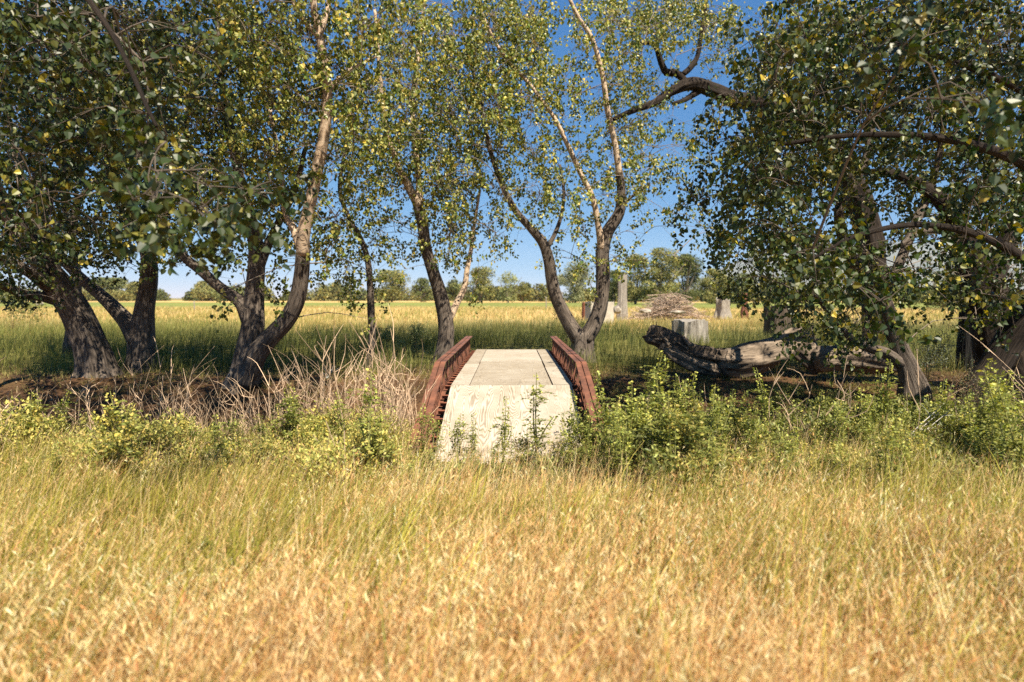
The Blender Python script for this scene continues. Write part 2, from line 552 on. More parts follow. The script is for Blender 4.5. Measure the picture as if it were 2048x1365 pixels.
def groundmat():
    m, t, b = newmat("earth and thatch")
    at_ = N(t, "ShaderNodeAttribute", attribute_name="Col")
    tc = N(t, "ShaderNodeTexCoord")
    nz = N(t, "ShaderNodeTexNoise", inp={"Scale": 14, "Detail": 8, "Roughness": .75}); t.links.new(tc.outputs["Object"], nz.inputs[0])
    r = N(t, "ShaderNodeValToRGB")
    r.color_ramp.elements[0].position = .3; r.color_ramp.elements[0].color = (.4, .36, .33, 1)
    r.color_ramp.elements[1].position = .68; r.color_ramp.elements[1].color = (1.5, 1.4, 1.3, 1)
    t.links.new(nz.outputs[0], r.inputs[0])
    mx = N(t, "ShaderNodeMixRGB", blend_type='MULTIPLY', inp={0: 1})
    t.links.new(at_.outputs[0], mx.inputs[1]); t.links.new(r.outputs[0], mx.inputs[2])
    n2 = N(t, "ShaderNodeTexNoise", inp={"Scale": .6, "Detail": 6, "Roughness": .7}); t.links.new(tc.outputs["Object"], n2.inputs[0])
    r2 = N(t, "ShaderNodeValToRGB")
    r2.color_ramp.elements[0].position = .3; r2.color_ramp.elements[0].color = (.75, .72, .7, 1)
    r2.color_ramp.elements[1].position = .7; r2.color_ramp.elements[1].color = (1.2, 1.2, 1.15, 1)
    t.links.new(n2.outputs[0], r2.inputs[0])
    mx2 = N(t, "ShaderNodeMixRGB", blend_type='MULTIPLY', inp={0: 1})
    t.links.new(mx.outputs[0], mx2.inputs[1]); t.links.new(r2.outputs[0], mx2.inputs[2])
    t.links.new(mx2.outputs[0], b.inputs["Base Color"])
    bp = N(t, "ShaderNodeBump", inp={"Strength": .8, "Distance": .05})
    t.links.new(nz.outputs[0], bp.inputs["Height"]); t.links.new(bp.outputs[0], b.inputs["Normal"])
    b.inputs["Roughness"].default_value = .95; b.inputs["Specular IOR Level"].default_value = .1
    return m


tag(mesh("ground", GV, GF, groundmat(), smooth=True, col=GC), kind='structure')

# mountains on the right, far behind
xs = np.linspace(900, 9500, 220); rows = []
for k, (yy, hs) in enumerate([(5600, 0), (6000, .35), (6400, .75), (6800, 1.0), (7400, .6), (8200, 0)]):
    base = 640 * sstep(1300, 3300, xs) * (1 + .0 * xs)
    h = base * hs * (.82 + .36 * fbm(xs * .0016, 0 * xs + k * .25, 77, 5)) + (fbm(xs * .006, 0 * xs + k, 88, 4) - .5) * 90 * hs
    rows.append(np.stack([xs, 0 * xs + yy + (fbm(xs * .003, 0 * xs + k * 3, 99) - .5) * 300, h - 2], -1))
HV = np.concatenate(rows); nx = len(xs)
i, j = np.meshgrid(np.arange(5), np.arange(nx - 1), indexing='ij'); a_ = (i * nx + j).ravel()
M_hill = simple("scrub mountain slope", (.20, .19, .14), (.11, .12, .09), (.006, .006, .006), .95, 0, .1)
tag(mesh("hills", HV, np.stack([a_, a_ + 1, a_ + nx + 1, a_ + nx], -1), M_hill, smooth=True), kind='structure')

# ------------------------------------------------------------------ footbridge
BR = thing("footbridge", (0, 8.9, 0), "narrow plywood decked footbridge with low rust red steel trusses crossing the ditch", "footbridge")
ZD = 0.60; Y1, Y2 = 8.9, 15.1; YR, ZR = 6.35, -0.13


def panel(name, x0, x1, y0, y1, mat, zf, th=.018, label=None):
    z0, z1 = zf(y0), zf(y1)
    V = [(x0, y0, z0 - th), (x1, y0, z0 - th), (x1, y1, z1 - th), (x0, y1, z1 - th), (x0, y0, z0), (x1, y0, z0), (x1, y1, z1), (x0, y1, z1)]
    F = [(0, 3, 2, 1), (4, 5, 6, 7), (0, 1, 5, 4), (1, 2, 6, 5), (2, 3, 7, 6), (3, 0, 4, 7)]
    o = mesh(name, V, np.array(F), mat, BR)
    if label: o['label'] = label
    return o


ramp = lambda y: ZR + (y - YR) / (Y1 - YR) * (ZD - ZR)
flat = lambda y: ZD + .012 * math.sin((y - Y1) / (Y2 - Y1) * math.pi)
panel("ramp_panel", -.915, .31, YR, Y1 - .01, M_ply_ramp, lambda y: ramp(y), label="sun bleached ramp sheet with bold wavy grain")
panel("ramp_panel", .318, .90, YR + .03, Y1 - .004, M_ply_strip, lambda y: ramp(y) - .001, label="narrow ramp sheet on the right")
g = .011
panel("deck_panel", -.63, .60, Y1, 12.05 - g, M_ply_flat, flat)
panel("deck_panel", -.64, .61, 12.065, Y2 - .02, M_ply_side, flat)
panel("deck_panel", -.91, -.63 - g, Y1, 11.7 - g, M_ply_side, lambda y: flat(y) + .002)
panel("deck_panel", -.90, -.64 - g, 11.72, Y2, M_ply_flat, lambda y: flat(y) + .002)
panel("deck_panel", .61 + g, .91, Y1 + .02, 11.2 - g, M_ply_side, lambda y: flat(y) + .003)
panel("deck_panel", .62 + g, .90, 11.22, Y2, M_ply_flat, lambda y: flat(y) + .002)
Y3, Z3 = 17.6, .20
panel("ramp_panel", -.90, .90, Y2 + .01, Y3, M_ply_side, lambda y: ZD + (y - Y2) / (Y3 - Y2) * (Z3 - ZD), label="far ramp sheet sloping away")

# cross beams (steel angles) under the deck
for k, y in enumerate(list(np.arange(YR + .15, Y1 - .05, .235)) + list(np.arange(Y1 + .12, Y2, .30)) + list(np.arange(Y2 + .3, Y3, .5))):
    z = ramp(y) if y < Y1 else (ZD if y < Y2 else ZD + (y - Y2) / (Y3 - Y2) * (Z3 - ZD))
    a = Acc()
    box(a, -1.02, 1.0, y - .028, y + .028, z - .034, z - .026)
    box(a, -1.02, 1.0, y + .020, y + .028, z - .085, z - .034)
    a.build("cross_beam", M_rustd, BR)

# side trusses
RT = .34
pth = [(YR + .12, ramp(YR + .12)), (Y1 + .05, ZD), (Y2, ZD)]
for sx, xc in ((-1, -1.08), (1, 1.04)):
    tr = bpy.data.objects.new("side_truss", None); link(tr, BR); tr.location = (xc, 0, 0)
    ptop = [(y, z + RT) for y, z in pth]; pbot = [(y, z - .12) for y, z in pth]
    for side in (-1, 1):        # double angle top chord with a slot between
        a = Acc()
        x0, x1 = (xc - .082, xc - .007) if side < 0 else (xc + .007, xc + .082)
        for (ya, za), (yb, zb) in zip(ptop[:-1], ptop[1:]):
            V = []
            for (y, z) in ((ya, za), (yb, zb)):
                V += [(x0, y, z - .009), (x1, y, z - .009), (x1, y, z), (x0, y, z)]
            F = [(0, 1, 2, 3), (7, 6, 5, 4), (0, 4, 5, 1), (1, 5, 6, 2), (2, 6, 7, 3), (3, 7, 4, 0)]
            a.add(V, np.array(F))
            xi0, xi1 = (xc - .016, xc - .008) if side < 0 else (xc + .008, xc + .016)
            V = []
            for (y, z) in ((ya, za), (yb, zb)):
                V += [(xi0, y, z - .055), (xi1, y, z - .055), (xi1, y, z - .010), (xi0, y, z - .010)]
            a.add(V, np.array(F))
        a.build("top_chord", M_rust, tr)
        a = Acc()
        for (ya, za), (yb, zb) in zip(pbot[:-1], pbot[1:]):
            V = []
            for (y, z) in ((ya, za), (yb, zb)):
                V += [(x0, y, z), (x1, y, z), (x1, y, z + .009), (x0, y, z + .009)]
            a.add(V, np.array(F))
            V = []
            for (y, z) in ((ya, za), (yb, zb)):
                V += [(xi0, y, z + .010), (xi1, y, z + .010), (xi1, y, z + .06), (xi0, y, z + .06)]
            a.add(V, np.array(F))
        a.build("bottom_chord", M_rust, tr)
    ys = np.concatenate([np.linspace(pth[0][0] + .03, Y1, 6), np.linspace(Y1, Y2 - .03, 13)[1:]])
    zt = lambda y: (ramp(y) if y < Y1 else ZD)
    for k, y in enumerate(ys):
        a = Acc(); wd = .04
        beam(a, (xc, y, zt(y) - .10), (xc, y, zt(y) + RT - .012), wd, .03)
        a.build("upright", M_rust, tr)
        if k < len(ys) - 1:
            a = Acc(); y2 = ys[k + 1]
            lo, hi = ((y, zt(y) - .08), (y2, zt(y2) + RT - .03)) if k % 2 else ((y2, zt(y2) - .08), (y, zt(y) + RT - .03))
            beam(a, (xc + .002, lo[0], lo[1]), (xc + .002, hi[0], hi[1]), .016, .016)
            a.build("diagonal_bar", M_rust, tr)
    a = Acc(); y = pth[0][0]
    beam(a, (xc, y - .02, -.35), (xc, y - .02, zt(y) + RT - .014), .12, .04)
    a.build("end_post", M_rust, tr)

# ------------------------------------------------------------------ broadleaf trees: limbs traced in depth, crowns of leaves
LEAFC = [(.075, .115, .020), (.15, .185, .030), (.28, .28, .055), (.42, .38, .09), (.54, .43, .11), (.66, .50, .07)]  # sunlit crowns: part of the sunlight is in these warm leaf colours
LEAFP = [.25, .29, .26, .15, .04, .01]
LEAFD = [(.022, .040, .009), (.036, .060, .012), (.058, .080, .014), (.11, .12, .02), (.25, .21, .03)]  # darker greens: shade of the left and right crowns put into leaf colour
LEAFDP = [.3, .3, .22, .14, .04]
YELC = [(.10, .13, .03), (.16, .17, .03), (.30, .26, .04), (.48, .38, .04)]


def px2m(rpx, Y): return rpx * Y / FPX


class Tree: pass


def limb(pts, d=0):
    """pts: (px, py, Y, width_px) -> world polyline and radii"""
    P = np.array([at(p[0], p[1], p[2]) for p in pts]); R = np.array([px2m(p[3], p[2]) / 2 for p in pts])
    return P, R


TREES = {}


def start_tree(key, base, label, dark=False, group="cottonwood trees along the ditch"):
    T = Tree(); T.key = key; T.limbs = []; T.label = label; T.dark = dark; T.tw = []; T.base = base; T.group = group
    TREES[key] = T
    return T


def add_limb(T, pts, kind='bark', world=False):
    if world: P = np.array([p[:3] for p in pts], float); R = np.array([p[3] for p in pts])
    else: P, R = limb(pts)
    T.limbs.append((P, R, kind))


# leaning tree at far left
T = start_tree('A', None, "thick leaning cottonwood at far left with two low boughs reaching out left")
add_limb(T, [(196, 768, 13.9, 92), (192, 735, 13.9, 66), (182, 690, 13.8, 54), (160, 640, 13.7, 54), (130, 590, 13.5, 52), (95, 540, 13.2, 44), (60, 490, 13, 38), (20, 430, 12.6, 34), (-30, 340, 12, 30), (-60, 200, 11.5, 24)])
add_limb(T, [(120, 600, 13.5, 30), (85, 595, 13.2, 20), (45, 588, 12.8, 17), (-10, 565, 12, 15), (-90, 540, 11, 12)])
add_limb(T, [(110, 580, 13.4, 30), (60, 545, 12.6, 22), (20, 525, 12, 18), (-60, 490, 11.2, 15)])
add_limb(T, [(100, 545, 13.2, 34), (75, 480, 13.4, 26), (95, 400, 13.6, 20), (150, 300, 13.8, 16), (190, 180, 14, 12), (230, 60, 14, 9)], 'bark')
add_limb(T, [(90, 535, 13.3, 26), (140, 470, 13.6, 18), (160, 400, 13.8, 12), (240, 330, 14, 9)], 'bark')
# second tree
T = start_tree('B', None, "forked cottonwood just right of the far left leaner, with one bough slanting up left")
add_limb(T, [(284, 752, 14.6, 70), (284, 715, 14.6, 48), (286, 670, 14.6, 44), (290, 620, 14.6, 34), (298, 560, 14.6, 30), (296, 510, 14.6, 26), (270, 450, 14.6, 22), (235, 380, 14.6, 18), (215, 300, 14.6, 15), (200, 150, 14.4, 11), (190, -60, 14.4, 8)])
add_limb(T, [(278, 685, 14.6, 40), (250, 640, 14.7, 30), (200, 590, 14.8, 24), (150, 545, 14.9, 20), (110, 500, 15, 17), (60, 410, 15, 14), (30, 300, 15, 11), (0, 150, 15, 8)])
add_limb(T, [(296, 520, 14.6, 24), (320, 450, 14.4, 18), (350, 380, 14.2, 14), (370, 280, 14, 10), (380, 150, 14, 7)])
# twin stem tree
T = start_tree('C', None, "twin trunked cottonwood left of the footbridge, one pale stem sweeping up right")
add_limb(T, [(478, 782, 12.7, 70), (484, 745, 12.7, 46), (496, 700, 12.7, 44), (506, 650, 12.7, 42), (508, 610, 12.7, 38), (512, 560, 12.7, 34), (512, 500, 12.7, 30), (500, 440, 12.8, 24), (480, 360, 13, 19), (460, 260, 13.2, 15), (440, 120, 13.3, 11), (430, -80, 13.3, 8)])
add_limb(T, [(498, 640, 12.7, 30), (480, 604, 12.7, 24), (440, 575, 12.7, 21), (400, 540, 12.6, 19), (365, 510, 12.5, 17), (330, 450, 12.3, 14), (300, 380, 12.2, 12), (280, 300, 12, 10), (240, 180, 11.8, 8)])
add_limb(T, [(515, 540, 12.7, 24), (535, 490, 12.9, 18), (560, 440, 13, 14), (590, 380, 13.2, 11), (610, 300, 13.2, 8)])
add_limb(T, [(488, 765, 12.65, 56), (510, 712, 12.6, 44), (545, 672, 12.5, 36), (575, 640, 12.4, 34), (594, 600, 12.3, 32), (604, 550, 12.2, 29), (606, 500, 12.1, 26)])
add_limb(T, [(606, 510, 12.1, 26), (607, 470, 12, 25), (620, 410, 11.9, 23), (635, 340, 11.8, 22), (648, 270, 11.7, 21), (655, 200, 11.6, 19), (648, 120, 11.5, 17), (636, 60, 11.4, 15), (626, 0, 11.3, 13), (620, -120, 11.2, 9)], 'pale')
add_limb(T, [(604, 500, 12.1, 20), (588, 460, 12.1, 15), (570, 420, 12.2, 12), (560, 330, 12.3, 9), (540, 220, 12.4, 7)], 'pale')
add_limb(T, [(640, 75, 11.4, 13), (615, 50, 11.3, 10), (590, 10, 11.2, 9), (570, -60, 11.2, 7)], 'pale')
add_limb(T, [(640, 70, 11.4, 12), (655, 20, 11.5, 10), (665, -60, 11.6, 7)], 'pale')
add_limb(T, [(656, 180, 11.6, 11), (700, 140, 11.8, 7), (760, 110, 12, 5)], 'pale')
# thin tree
T = start_tree('D', None, "slender cottonwood sapling trunk between the twin trunked tree and the footbridge")
add_limb(T, [(730, 752, 15.1, 20), (740, 715, 15.1, 15), (744, 670, 15.1, 14), (742, 620, 15.1, 14), (740, 570, 15.1, 13), (735, 520, 15.1, 12), (722, 480, 15.1, 11), (700, 440, 15, 9), (680, 380, 15, 8), (690, 300, 15, 6), (700, 200, 15, 5)])
# tree left of bridge far end
T = start_tree('E', None, "cottonwood rising at the left end of the footbridge with a pale side fork")
add_limb(T, [(884, 735, 15.6, 44), (889, 700, 15.6, 32), (892, 655, 15.6, 30), (884, 600, 15.6, 28), (868, 550, 15.5, 25), (853, 500, 15.4, 23), (846, 450, 15.3, 21), (835, 405, 15.2, 20)])
add_limb(T, [(838, 412, 15.2, 20), (815, 370, 15, 15), (795, 330, 14.9, 12), (770, 250, 14.8, 10), (760, 150, 14.6, 8), (750, 20, 14.5, 6)], 'pale')
add_limb(T, [(838, 415, 15.2, 17), (838, 370, 15.3, 13), (832, 300, 15.4, 12), (825, 220, 15.5, 10), (835, 120, 15.6, 8), (850, 0, 15.7, 6)], 'pale')
add_limb(T, [(897, 640, 15.6, 16), (912, 610, 15.7, 14), (929, 575, 15.8, 12), (934, 540, 15.8, 10), (942, 500, 15.9, 8), (950, 440, 16, 6), (960, 380, 16, 5)], 'pale')
# V tree right of bridge
T = start_tree('F', None, "V shaped cottonwood at the right end of the footbridge")
add_limb(T, [(1165, 728, 16.0, 58), (1165, 695, 16.0, 42), (1166, 665, 16.0, 42)])
add_limb(T, [(1160, 680, 16.0, 34), (1138, 645, 16, 29), (1115, 600, 16, 24), (1104, 560, 16, 23), (1098, 520, 15.9, 22), (1086, 485, 15.8, 20), (1060, 455, 15.7, 15), (1030, 420, 15.6, 13), (1005, 370, 15.5, 11), (980, 300, 15.4, 9), (960, 200, 15.3, 7), (930, 80, 15.2, 6)])
add_limb(T, [(1090, 500, 15.9, 14), (1104, 480, 16, 9), (1120, 440, 16.1, 7), (1128, 390, 16.2, 6), (1120, 330, 16.3, 5)])
add_limb(T, [(1170, 680, 16.0, 36), (1190, 645, 16, 30), (1203, 600, 16, 27), (1206, 550, 16, 27), (1205, 505, 16, 27), (1215, 465, 16, 23), (1238, 425, 16, 20), (1242, 380, 16, 17), (1238, 340, 15.9, 14)])
add_limb(T, [(1239, 350, 15.9, 14), (1230, 290, 15.8, 12), (1215, 220, 15.7, 11), (1205, 150, 15.6, 10), (1185, 80, 15.5, 9), (1160, 40, 15.4, 8), (1140, 0, 15.3, 7), (1110, -80, 15.2, 6)], 'pale')
add_limb(T, [(1204, 500, 15.95, 17), (1196, 450, 15.8, 12), (1185, 395, 15.7, 11), (1160, 345, 15.6, 10), (1135, 290, 15.5, 9), (1108, 235, 15.4, 8), (1060, 170, 15.3, 7), (1000, 100, 15.2, 6), (960, 20, 15.1, 5)], 'pale')
add_limb(T, [(1240, 420, 16, 9), (1262, 395, 16.1, 6), (1300, 370, 16.2, 4)])
# old tree whose dark crooked bough shows against the sky
T = start_tree('G', None, "crooked dark bough of an old cottonwood curling against the blue sky gap", dark=True, group=None)
add_limb(T, [(1760, 700, 19, 60), (1750, 560, 19, 50), (1720, 400, 19, 46), (1640, 270, 18.8, 40), (1540, 215, 18.5, 34), (1470, 200, 18.2, 30), (1430, 182, 18, 27), (1385, 168, 17.8, 24), (1345, 182, 17.6, 18), (1310, 205, 17.4, 14), (1270, 220, 17.2, 11), (1225, 240, 17, 8)], 'dark')
add_limb(T, [(1372, 168, 17.8, 14), (1364, 156, 17.8, 12), (1350, 146, 17.8, 14), (1332, 145, 17.8, 14), (1320, 120, 17.7, 11), (1312, 95, 17.6, 10), (1296, 86, 17.5, 8), (1260, 92, 17.3, 6)], 'dark')
add_limb(T, [(1364, 150, 17.8, 11), (1382, 134, 17.9, 11), (1396, 110, 18, 9), (1404, 60, 18.1, 8), (1412, 10, 18.2, 7), (1420, -80, 18.3, 5)], 'dark')
add_limb(T, [(1400, 180, 18, 14), (1370, 200, 17.7, 9), (1345, 208, 17.5, 7)], 'dark')
# tree behind the logs on the right
T = start_tree('H', None, "cottonwood with low slanting stems rising behind the right hand log")
add_limb(T, [(1828, 785, 11.6, 58), (1818, 745, 11.6, 40), (1800, 700, 11.6, 34), (1782, 650, 11.5, 30), (1765, 600, 11.4, 28), (1735, 560, 11.2, 24), (1700, 510, 11, 22), (1682, 460, 11, 20), (1680, 415, 11, 20), (1700, 380, 11, 18), (1730, 320, 11, 14), (1750, 200, 11, 11), (1760, 60, 11, 8)])
add_limb(T, [(1806, 730, 11.6, 24), (1768, 705, 11.5, 20), (1722, 690, 11.4, 16), (1690, 665, 11.3, 13), (1662, 632, 11.2, 10), (1630, 590, 11, 7)], 'bark')
add_limb(T, [(1765, 600, 11.4, 20), (1810, 500, 11.6, 17), (1838, 430, 11.8, 17), (1860, 380, 12, 15), (1880, 300, 12, 12), (1900, 150, 12, 8)])
# old tree at right edge
T = start_tree('I', None, "massive rough barked old cottonwood at the right edge forking low", dark=True)
add_limb(T, [(2020, 800, 12, 110), (2005, 720, 12, 90), (1990, 640, 12, 84), (1968, 580, 12, 74), (1945, 520, 12, 62), (1915, 460, 12, 44), (1900, 420, 11.9, 36), (1860, 385, 11.8, 26), (1800, 352, 11.6, 18), (1740, 345, 11.5, 13), (1680, 358, 11.4, 9)], 'dark')
add_limb(T, [(1975, 560, 12, 50), (2010, 490, 12, 36), (2040, 420, 12, 34), (2060, 300, 12, 28), (2060, 100, 12, 20)], 'dark')
add_limb(T, [(1930, 480, 12, 24), (1890, 462, 11.9, 16), (1840, 465, 11.7, 13), (1800, 492, 11.5, 8)], 'bark')
# near tree off frame right, and its dark lower stem
T = start_tree('J', None, "dark leaning cottonwood at the right edge whose leafy boughs hang over the weeds", dark=True)
add_limb(T, [(1945, 800, 10.4, 58), (1985, 735, 10.4, 52), (2030, 665, 10.3, 54), (2100, 580, 10, 52), (2180, 450, 9.4, 46), (2220, 300, 8.4, 40), (2200, 100, 8.0, 32), (2150, -150, 7.6, 26), (2100, -500, 7.4, 18)], 'dark')
add_limb(T, [(2215, 300, 8.4, 26), (2080, 200, 8.2, 16), (1940, 135, 8.0, 11), (1800, 90, 7.8, 8), (1680, 60, 7.6, 5)], 'dark')
add_limb(T, [(2190, 430, 8.6, 28), (2050, 330, 7.8, 20), (1900, 280, 7.2, 14), (1720, 270, 7, 10), (1560, 290, 7.2, 7)], 'dark')
add_limb(T, [(2120, 560, 8.7, 22), (1980, 480, 7.8, 16), (1850, 450, 7.2, 12), (1720, 470, 6.8, 9), (1620, 520, 6.7, 6)], 'dark')
# near tree off frame left
T = start_tree('K', None, "near cottonwood at the left whose leafy boughs droop into the top left of the view")
add_limb(T, [(-5.6, 4.6, -.1, .30), (-5.6, 4.6, 1.5, .22), (-5.5, 4.8, 3.2, .19), (-5.2, 5.0, 5.0, .16), (-4.8, 5.2, 7, .12), (-4.6, 5.3, 9, .08)], world=True)
add_limb(T, [(-5.5, 4.8, 4.2, .09), (-4.7, 5.0, 4.9, .05), (-3.9, 5.0, 4.8, .034), (-3.1, 4.7, 4.0, .022), (-2.5, 4.3, 3.1, .012)], kind='dark', world=True)
add_limb(T, [(-5.2, 5.0, 5.4, .09), (-4.3, 5.6, 5.9, .05), (-3.3, 6.0, 5.7, .03), (-2.4, 6.2, 5.0, .015)], kind='dark', world=True)
# background tree far left (in shade)
T = start_tree('L', None, "dark small trunk standing behind the far left leaner")
add_limb(T, [(140, 700, 17, 24), (146, 640, 17, 20), (152, 580, 17, 18), (150, 520, 17, 16), (130, 420, 17, 12), (120, 300, 17, 9), (110, 150, 17, 7)])

CANOPY = [
    "99999999999999999389966156999999",
    "99999999999999999169936489999999",
    "99999999999999998237312799999999",
    "99999999999999999537211799999999",
    "99999999999999999546411699999999",
    "89999999999999997446529999999999",
    "79989999999999996356469999999999",
    "89877999977999986556579999999999",
    "98777888877788765657679999999588",
    "68888888866777754457389999658988",
    "88888878765447554341799999438778",
    "88888667565324742333058999558877",
    "87654344435333620244026899985675",
    "64311012315311300022002689984346",
    "42000001201400100010000479973356",
    "00000001100200000000000068852045",
    "00000000000000000000000046520003",
    "00000000000000000000000003200000",
]
# for every patch of canopy: which trees carry it and how far away
limb_px = []
for k, T in TREES.items():
    for P, R, kind in T.limbs:
        Pr, Rr = resample(P, R, .35)
        for p, r in zip(Pr, Rr):
            if p[1] > 1: limb_px.append((k, 1024 + p[0] / p[1] * FPX, 597 - (p[2] - CAMZ) / p[1] * FPX, p[1], r))
LPk = np.array([l[0] for l in limb_px]); LPx = np.array([[l[1], l[2]] for l in limb_px]); LPy = np.array([l[3] for l in limb_px]); LPr = np.array([l[4] for l in limb_px])


def add_twigs(key, P, scale=1.0): TREES[key].tw.append(np.column_stack([P, np.full(len(P), scale)]))


for r, row in enumerate(CANOPY):
    for c, ch in enumerate(row):
        d = int(ch)
        if d == 0: continue
        cx, cy = c * 64 + 32, r * 40 + 20
        # far layer: nearest background limbs
        sel = (LPk != 'J') & (LPk != 'K')
        dist = np.hypot(LPx[:, 0] - cx, LPx[:, 1] - cy) + np.where(LPr > .16, 120, 0) + np.where(LPk == 'G', 60, 0) + np.where(LPk == 'L', 90, 0)
        dist = np.where(sel, dist, 1e9)
        o = np.argsort(dist)[:14]
        near_right = cx > 1340 and not (cx < 1500 and cy < 330 and d < 7)
        near_left = cx < 480 and cy < 500
        fw = 1.0
        if near_right: fw = .62
        if near_left: fw = .8
        Ym = LPy[o].mean()
        n = rng.poisson(d ** 1.25 * (2.3 if 480 < cx < 1340 else 2.8) * (Ym / 14) ** 2 * fw)
        for _ in range(n):
            q = rng.choice(o); k = LPk[q]
            Y = LPy[q] + rng.normal(0, 1.0)
            p = at(cx + U(-36, 36), cy + U(-24, 24), Y)
            TREES[k].tw.append(np.array([[p[0], p[1], p[2], 1.0]]))
        if near_right:
            wgt = np.clip((cx - 1340) / 150, .3, 1)
            Y0, Y1_ = (6.6, 10.0) if cx > 1500 else (8.5, 11)
            n = rng.poisson(d ** 1.2 * 1.05 * wgt * (7.5 / 14) ** 2 * 2.15 * (.3 if 1640 < cx < 1900 and 300 < cy < 500 else 1) * (.75 if cy > 520 else 1))
            for _ in range(n):
                Y = U(Y0, Y1_)
                p = at(cx + U(-36, 36), cy + U(-24, 24), Y)
                TREES['J'].tw.append(np.array([[p[0], p[1], p[2], .98]]))
        if near_left:
            n = rng.poisson(d ** 1.2 * .6 * (6. / 14) ** 2 * 4.4 * np.clip((480 - cx) / 250, .15, 1))
            for _ in range(n):
                Y = U(5.4, 8.5)
                p = at(cx + U(-36, 36), cy + U(-24, 24), Y)
                TREES['K'].tw.append(np.array([[p[0], p[1], p[2], .95]]))


def blob(key, c, rad, n, s=1.25):
    v = unit(rng.normal(size=(n, 3))) * (U(.25, 1, (n, 1)) ** .5)
    TREES[key].tw.append(np.column_stack([np.array(c) + v * np.array(rad), np.full(n, s)]))


# crowns above and beside the frame (they shade what is below)
blob('A', (-12, 13.5, 12), (3, 3, 2.6), 600); blob('B', (-9, 16, 13), (3, 2.6, 2.4), 560)
blob('C', (-5, 14, 11.6), (2.7, 2.4, 2.2), 600); blob('E', (-2.2, 16.5, 13), (2.4, 2.2, 1.9), 420)
blob('F', (1, 16.5, 13), (2.6, 2.4, 2.2), 380); blob('G', (5, 18, 13.6), (3.4, 2.6, 2.4), 260, 1.4)
blob('H', (7.6, 11.5, 9.5), (2.4, 2.2, 2.2), 240); blob('I', (10.2, 12, 9.0), (2.6, 2.6, 3.2), 300)
blob('J', (8.0, 6.6, 7.2), (1.8, 1.8, 1.5), 150); blob('K', (-4.6, 6.3, 8.4), (3.4, 2.2, 1.5), 900); blob('A', (-7.5, 10.5, 9.6), (3.0, 2.4, 1.6), 600); blob('C', (-3.5, 10.2, 9.4), (2.2, 1.6, 1.3), 300)
blob('J', (6.6, 6.6, 8.4), (3.0, 2.0, 1.3), 480); blob('A', (-13, 12, 5), (1.8, 2.4, 2.6), 160)
# near hanging sprays with large leaves
for px, py, Y, rp, n in ((330, 410, 3.9, 60, 9), (430, 450, 4.4, 70, 9), (290, 330, 4.4, 60, 6), (560, 410, 5.4, 60, 6), (480, 360, 5.0, 70, 7)):
    P = np.array([at(px + rng.normal(0, rp * .5), py + rng.normal(0, rp * .4), Y + U(-.25, .25)) for _ in range(n)])
    add_twigs('K', P, 1.0)
for px, py, Y, rp, n in ((1810, 90, 4.4, 50, 5), (1960, 220, 4.2, 60, 6), (1560, 110, 6.4, 60, 6), (1700, 560, 5.6, 70, 8), (1640, 500, 6, 80, 10), (1780, 620, 5.6, 40, 4)):
    P = np.array([at(px + rng.normal(0, rp * .5), py + rng.normal(0, rp * .4), Y + U(-.25, .25)) for _ in range(n)])
    add_twigs('J', P, 1.0)


SUNNY = [(5.6, 13.6, 1.5, .75), (4.6, 11.2, 1.6, .7), (0, 10.3, 1.0, 3.2), (0, 13.5, 1.0, 2.2), (4.5, 20, 2.6, 3.5), (6.6, 13.4, 1.0, .7), (7.3, 11.6, .6, .8), (-2.6, 13, .9, .8)]


